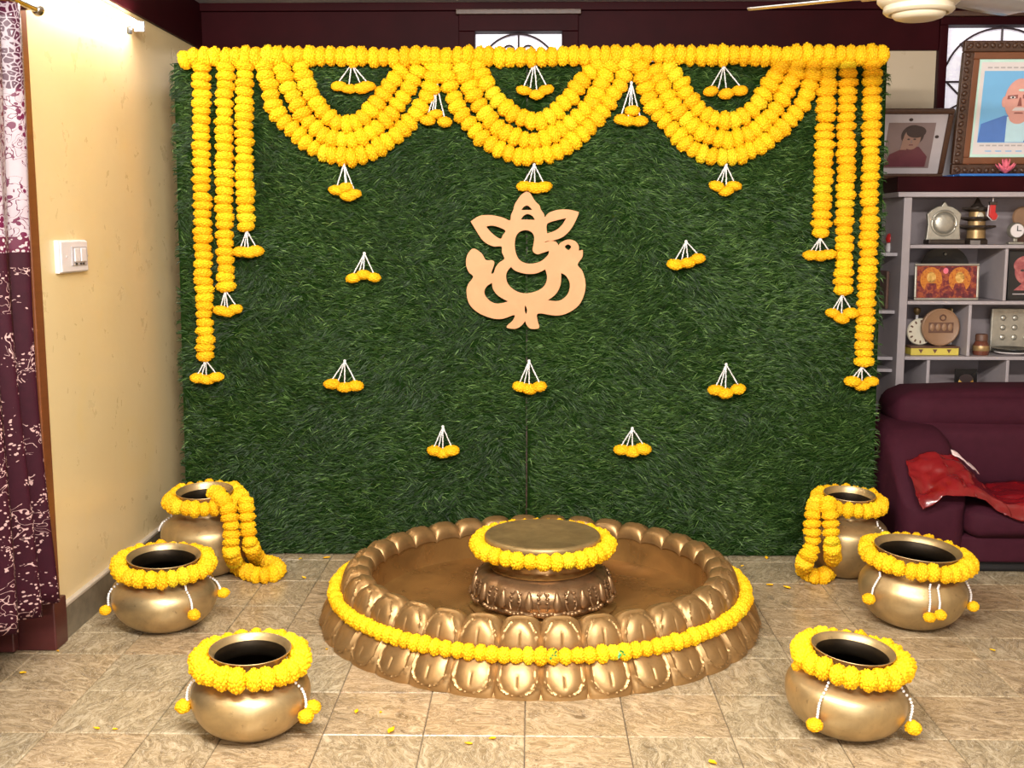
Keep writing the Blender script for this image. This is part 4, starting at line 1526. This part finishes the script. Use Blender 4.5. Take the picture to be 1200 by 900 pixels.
for i in range(3):
    for j in range(3):
        build('relief_knob', MB().ball((-.06 + i * .06, -.012, .075 + j * .05), .015, 10, 6, (1, .4, 1)), M['silver'], gpz, smooth=True)

# --- small black frame on the lower shelf
pA, pB = on_y(1119, 466, 5.60), on_y(1147, 433, 5.60)
zb_ = .529
hh = pB.z - zb_
ww = pB.x - pA.x
fr = frame('small black frame with a gold face print on the shelf just above the sofa back', 'picture_frame', ww, .15, .006, ((pA.x + pB.x) / 2, 5.62, pB.z - .15), -2, 'black_print', 'black_print', .012)
disc(fr, 'printed_face', 'gold_print', 0, .070, ww * .36, .050, -.0102)
disc(fr, 'printed_hair', 'hair_print', 0, .102, ww * .30, .022, -.0112)
bk = tag(build('wooden_block', MB().box(-.07, .07, -.04, .05, 0, pB.z - .1505 - zb_), M['wood_plaque'], None, ((pA.x + pB.x) / 2, 5.62, zb_), bevel=.004), 'wooden block carrying the small black frame behind the sofa back', 'block')

# --- books and oddments on the open end shelves
for u, v, cc, lab in ((1040, 296, 'red_plastic', 'red and white toy figure on the upper open end shelf'),):
    z = sz(298, SY0 + .1, 1045) + .0085
    c = on_y(u + 3, v, 5.70)
    t = thing('toy_figure', lab, 'toy', (c.x, 5.70, z))
    build('body', MB().lathe([(0, 0), (.020, 0), (.024, .02), (.018, .045), (0, .05)], 18), M['white_plastic'], t, smooth=True)
    build('head', MB().lathe([(0, .045), (.020, .05), (.026, .068), (.018, .09), (0, .10)], 18), M['red_plastic'], t, smooth=True)
z = sz(365, SY0 + .1, 1045) + .0085
for i, (u, mt, hh, lab) in enumerate(((1037, 'wood_dark', .19, 'brown book upright on the middle open end shelf'), (1041, 'paper', .20, 'pale book upright on the middle open end shelf'), (1045, 'silver', .205, 'grey book upright on the middle open end shelf'))):
    c = on_y(u, 340, 5.70)
    b_ = thing('book', lab, 'book', (c.x, 5.72, z))
    build('cover', MB().box(-.007, .007, -.06, .06, 0, hh), M[mt], b_, bevel=.002)
    build('page_block', MB().box(-.0055, .0055, -.057, .0615, .003, hh - .003), M['paper'], b_)

# --- pictures standing on the ledge
pA, pB = on_y(1036, 207, 5.72), on_y(1106, 207, 5.72)
w1 = .365
fr = frame('brown framed faded photograph of a robed person tilted forward on the shelf top', 'picture_frame', w1, .355, .026, (on_y(1106, 207, 5.66).x - w1 / 2, 5.70, zl2), 22, 'carved', 'paper', .022)
# inner photograph
disc_y = -.0102
build('photo_ground', MB().box(-.125, .105, -.0110, -.0100, .055, .285), M['sepia'], fr)
disc(fr, 'printed_head', 'skin_dull', .0, .205, .042, .055, -.0120)
disc(fr, 'printed_hair', 'hair_print', .0, .222, .056, .052, -.0115)
disc(fr, 'printed_hair', 'hair_print', .015, .240, .048, .030, -.0130)
patch(fr, 'printed_robe', 'robe_print', [(-.118, .062), (.085, .062), (.088, .115), (.04, .165), (-.03, .160), (-.10, .125)], -.0118)
patch(fr, 'printed_hand', 'skin_dull', [(-.05, .15), (-.02, .15), (-.02, .20), (-.045, .205)], -.0135)
for ex in (-.017, .013):
    disc(fr, 'printed_eye', 'hair_print', ex, .203, .007, .004, -.0132)
patch(fr, 'printed_mouth', 'robe_print', [(-.012, .172), (.010, .172), (.008, .177), (-.010, .177)], -.0132)
patch(fr, 'printed_nose', 'sepia', [(-.006, .184), (.004, .184), (.001, .200), (-.003, .200)], -.0132)
for x, z_ in ((.12, .215), (-.02, .300)):
    disc(fr, 'printed_spot', 'hair_print', x, z_, .010, .008, -.0110)
card = tag(build('white_card', MB().box(-.012, .050, -.002, .002, 0, .34), M['paper'], None, (on_y(1108, 205, 5.74).x, 5.775, zl2), bevel=.001), 'plain pale card leaning between the two framed portraits', 'card')
card.rotation_euler = (radians(10), 0, 0)

w2, h2 = .62, .635
xl2 = on_y(1115, 219, 5.60).x
fr = frame('large carved dark frame with portrait of a bald man in blue on the shelf top', 'picture_frame', w2, h2, .052, (xl2 + w2 / 2, 5.645, zl2 + .0145), 8, 'carved', 'mid_wood', .034)
iw = w2 / 2 - .052
for nm, bx in (('inner_rail', (-iw, iw, .052, .085)), ('inner_rail', (-iw, iw, h2 - .085, h2 - .052)), ('inner_stile', (-iw, -iw + .033, .085, h2 - .085)), ('inner_stile', (iw - .033, iw, .085, h2 - .085))):
    build(nm, MB().box(bx[0], bx[1], -.024, -.008, bx[2], bx[3]), M['mid_wood'], fr, bevel=.004)
# carved beads round the outer moulding
bead = MB().ball((0, 0, 0), .013, 8, 5, (1.2, .7, .9)).mesh('carved_leaf', M['carved'], True)
for k in range(17):
    for sx_ in (-1, 1):
        o = link('carved_leaf', bead, fr, (sx_ * (w2 / 2 - .022), -.034, .03 + k * (h2 - .06) / 16))
        o.rotation_euler = (0, radians(40 * (1 if k % 2 else -1)), 0)
for k in range(17):
    for zz in (.022, h2 - .022):
        o = link('carved_leaf', bead, fr, (-w2 / 2 + .03 + k * (w2 - .06) / 16, -.034, zz))
        o.rotation_euler = (0, radians(50 * (1 if k % 2 else -1)), 0)
jw = iw - .033
build('mount', MB().box(-jw, jw, -.0125, -.0100, .085, h2 - .085), M['green_mount'], fr)
build('mount_line', MB().box(-jw + .014, jw - .014, -.0135, -.0125, .099, h2 - .099), M['white_plastic'], fr)
sky_ = build('printed_sky', MB().box(-jw + .032, jw - .022, -.0145, -.0135, .155, h2 - .140), M['sky_print'], fr)
hx, hz = -.010, .350
y_ = -.0147
patch(fr, 'printed_coat', 'blue_coat', [(-jw + .032, .158), (jw - .022, .158), (jw - .022, .245), (.085, .275), (-.075, .285), (-jw + .040, .245)], y_)
patch(fr, 'printed_shirt', 'pale_shirt', [(-.060, .158), (.030, .158), (.062, .262), (.0, .275), (-.062, .280)], y_ - .001)
patch(fr, 'printed_lapel', 'blue_coat', [(.030, .158), (.062, .158), (.096, .270), (.075, .275)], y_ - .002)
disc(fr, 'printed_neck', 'skin_print', hx, .285, .046, .040, y_ - .0022)
disc(fr, 'printed_head', 'skin_print', hx, hz + .010, .074, .100, y_ - .003)
for sx_ in (-1, 1):
    disc(fr, 'printed_ear', 'skin_print', hx + sx_ * .074, hz, .012, .026, y_ - .0025)
    patch(fr, 'printed_spectacle', 'skin_shadow', [(hx + sx_ * .012, hz + .016), (hx + sx_ * .062, hz + .012), (hx + sx_ * .060, hz + .030), (hx + sx_ * .012, hz + .034)], y_ - .004)
patch(fr, 'printed_nose', 'skin_shadow', [(hx - .010, hz - .020), (hx + .012, hz - .020), (hx + .004, hz + .020), (hx - .003, hz + .020)], y_ - .0045)
patch(fr, 'printed_moustache', 'white_plastic', [(hx - .034, hz - .042), (hx + .034, hz - .042), (hx + .020, hz - .026), (hx - .020, hz - .026)], y_ - .0045)
for sx_ in (-1, 1):
    disc(fr, 'printed_eye', 'white_plastic', hx + sx_ * .036, hz + .021, .014, .006, y_ - .0050)
    disc(fr, 'printed_pupil', 'hair_print', hx + sx_ * .036, hz + .021, .005, .005, y_ - .0060)
patch(fr, 'printed_mouth', 'skin_shadow', [(hx - .024, hz - .056), (hx + .024, hz - .056), (hx + .018, hz - .050), (hx - .018, hz - .050)], y_ - .0045)
disc(fr, 'printed_mark', 'green_mount', hx + .004, hz + .055, .016, .006, y_ - .0045)
# caption strips above and below the portrait, too worn to read
for k in range(12):
    x0_ = -jw + .045 + k * .031
    for zz in (h2 - .128, .138):
        build('printed_line', MB().box(x0_, x0_ + .022, -.0142, -.0134, zz, zz + .007), M['grey_plastic'], PR[fr.name])
for k in range(6):
    x0_ = -jw + .075 + k * .05
    build('printed_line', MB().box(x0_, x0_ + .03, -.0142, -.0134, .112, .117), M['sky_print'], PR[fr.name])
tray = tag(build('blue_tray', MB().box(0, 1.0, -.16, .10, 0, .012), M['blue_tray'], None, (on_y(1116, 222, 5.6).x, 5.675, zl2), bevel=.004), 'thin blue lacquered board under the large carved portrait frame', 'board')
c = on_y(1178, 214, 5.55)
pk = thing('paper_flower', 'pink paper flower lying before the large portrait frame', 'paper flower', (c.x, 5.555, zl2 + .0125))
pm = MB().grid(lambda a, b: Vector(((a - .5) * .034 * sin(pi * min(1, b * .8 + .2)), .062 * b, .004 + .030 * b * b + .008 * (2 * a - 1) ** 2)), 4, 5).mesh('petal', M['pink_paper'], True)
for k in range(9):
    o = link('petal', pm, pk)
    o.rotation_euler = (radians(10 if k % 2 else 45), 0, k * 2 * pi / 9)
build('flower_centre', MB().ball((0, 0, .02), .018, 12, 8), M['pink_paper'], pk, smooth=True)


# ------------------------------------------------------------------ sofa
SFX = 1.605
sofa = thing('sofa', 'maroon velour sofa with a padded headrest standing in front of the shelf unit', 'sofa', (SFX, 4.70, 0))
so = Vector((SFX, 4.70, 0))


def pad(name, x0, x1, y0, y1, z0, z1, bev, puff=.0, mat='sofa', shape=None, n=(10, 8, 6)):
    """rounded cushion: subdivided box, edges rounded by bevel, faces puffed"""
    bm = bmesh.new()
    bmesh.ops.create_cube(bm, size=1.0)
    bmesh.ops.subdivide_edges(bm, edges=bm.edges[:], cuts=n[0], use_grid_fill=True)
    cx, cy, cz = (x0 + x1) / 2, (y0 + y1) / 2, (z0 + z1) / 2
    hx_, hy_, hz_ = (x1 - x0) / 2, (y1 - y0) / 2, (z1 - z0) / 2
    for v in bm.verts:
        p = Vector((v.co.x * 2 * hx_, v.co.y * 2 * hy_, v.co.z * 2 * hz_))
        q = Vector((max(-hx_ + bev, min(hx_ - bev, p.x)), max(-hy_ + bev, min(hy_ - bev, p.y)), max(-hz_ + bev, min(hz_ - bev, p.z))))
        d = p - q
        if d.length > 1e-6:
            p = q + d.normalized() * bev
        fx, fy, fz = 1 - (v.co.x * 2) ** 2, 1 - (v.co.y * 2) ** 2, 1 - (v.co.z * 2) ** 2
        s = Vector((v.co.x * 2 * fy * fz, v.co.y * 2 * fx * fz, v.co.z * 2 * fx * fy)) * puff
        p = p + s + Vector((cx, cy, cz))
        p += Vector((0, 0, 1)) * .004 * mnoise.noise(p * 6)
        if shape:
            p = shape(p)
        v.co = p - so
    me = bpy.data.meshes.new(name)
    bm.to_mesh(me)
    bm.free()
    me.materials.append(M[mat])
    me.polygons.foreach_set('use_smooth', [True] * len(me.polygons))
    return link(name, me, sofa)


def arm_shape(p):
    t = max(0, min(1, (5.12 - p.y) / .42))
    if p.z > .2:
        k = (p.z - .2) / .4
        p.z -= k * (.06 * t + .42 * max(0, t - .35) ** 1.4)
    return p


pad('arm', SFX, SFX + .285, 4.69, 5.44, .045, .60, .06, .012, shape=arm_shape, n=(16, 1, 1))
pad('base', SFX + .26, 3.20, 4.70, 5.42, .045, .175, .02, .0)
pad('seat_cushion', SFX + .282, 2.52, 4.66, 5.15, .165, .300, .045, .018, n=(14, 1, 1))
pad('seat_cushion', 2.525, 3.18, 4.66, 5.15, .165, .300, .045, .018, n=(14, 1, 1))
pad('back_frame', SFX + .10, 3.20, 5.20, 5.45, .10, .70, .05, .0)
pad('back_cushion', SFX + .115, 3.18, 5.03, 5.30, .28, .615, .07, .03, n=(18, 1, 1))
pad('headrest', SFX + .10, 3.18, 5.06, 5.40, .555, .745, .075, .022, n=(18, 1, 1))
pad('gap_shade', SFX + .03, 3.19, 4.735, 5.40, .0, .05, .005, 0, 'black_gap', n=(2, 1, 1))  # black block painted as the shaded gap under the sofa, not a real part

# ------------------------------------------------------------------ red shiny cloth on the sofa
rc = thing('red_cloth', 'crumpled shiny red cloth bundle lying across the sofa arm and seat', 'cloth', (1.95, 4.80, .30))
ro = Vector((1.95, 4.80, .30))


def red_surface(x, t, lift):
    """t from back (0) to the hanging front edge (1)"""
    arm = max(0, min(1, (2.04 - x) / .19))
    arm = arm * arm * (3 - 2 * arm)
    yb = 4.97 - .16 * arm
    y = yb + (4.645 - yb) * min(1, t / .78)
    seat = .318
    slope = .475 - .125 * min(1, t / .78) ** 1.2
    z = seat * (1 - arm) + slope * arm
    if t > .78:
        q = (t - .78) / .22
        y = 4.645 - .012 * q
        z -= q * (.070 + .03 * sin(x * 9)) * (1 - .65 * arm)
    p = Vector((x, y, z))
    n1 = mnoise.noise(p * 7.0)
    n2 = mnoise.turbulence(p * 11.0, 3, False)
    n3 = abs(mnoise.noise(Vector((x * 16 + y * 5, y * 20, 3.1))))
    p.z += lift + .020 * n1 + .030 * n2 * (.6 + .4 * sin(x * 5)) - .014 * n3
    p.y += .016 * mnoise.noise(p * 14.0) - (.012 if t > .7 else 0)
    return p


def clothf(x0, x1, lift, ragged):
    def f(a, b):
        x = x0 + (x1 - x0) * a
        e = ragged * mnoise.noise(Vector((a * 9, b * 3, 7.7)))
        p = red_surface(x + e * .2, min(1, max(0, b + e * .15 * b)), lift + .020 * sin(pi * min(1, max(0, a))) * (1 if lift > .0 else .4))
        return p - ro
    return f


for nm, x0, x1, lift, rg in (('fold', 1.655, 2.02, .020, .2), ('fold', 1.99, 2.62, .014, .35)):
    o = build(nm, MB().grid(clothf(x0, x1, lift, rg), 56, 34), M['red_cloth'], rc, smooth=True)
    s = o.modifiers.new('thick', 'SOLIDIFY')
    s.thickness = .006
rib = MB()
rib.grid(lambda a, b: red_surface(1.845 + .15 * a, .02 + .10 * a + (.10 + .06 * sin(a * pi)) * b, .062) - ro, 16, 4)
o = build('white_strap', rib, M['white_cloth'], rc, smooth=True)
s = o.modifiers.new('thick', 'SOLIDIFY')
s.thickness = .005
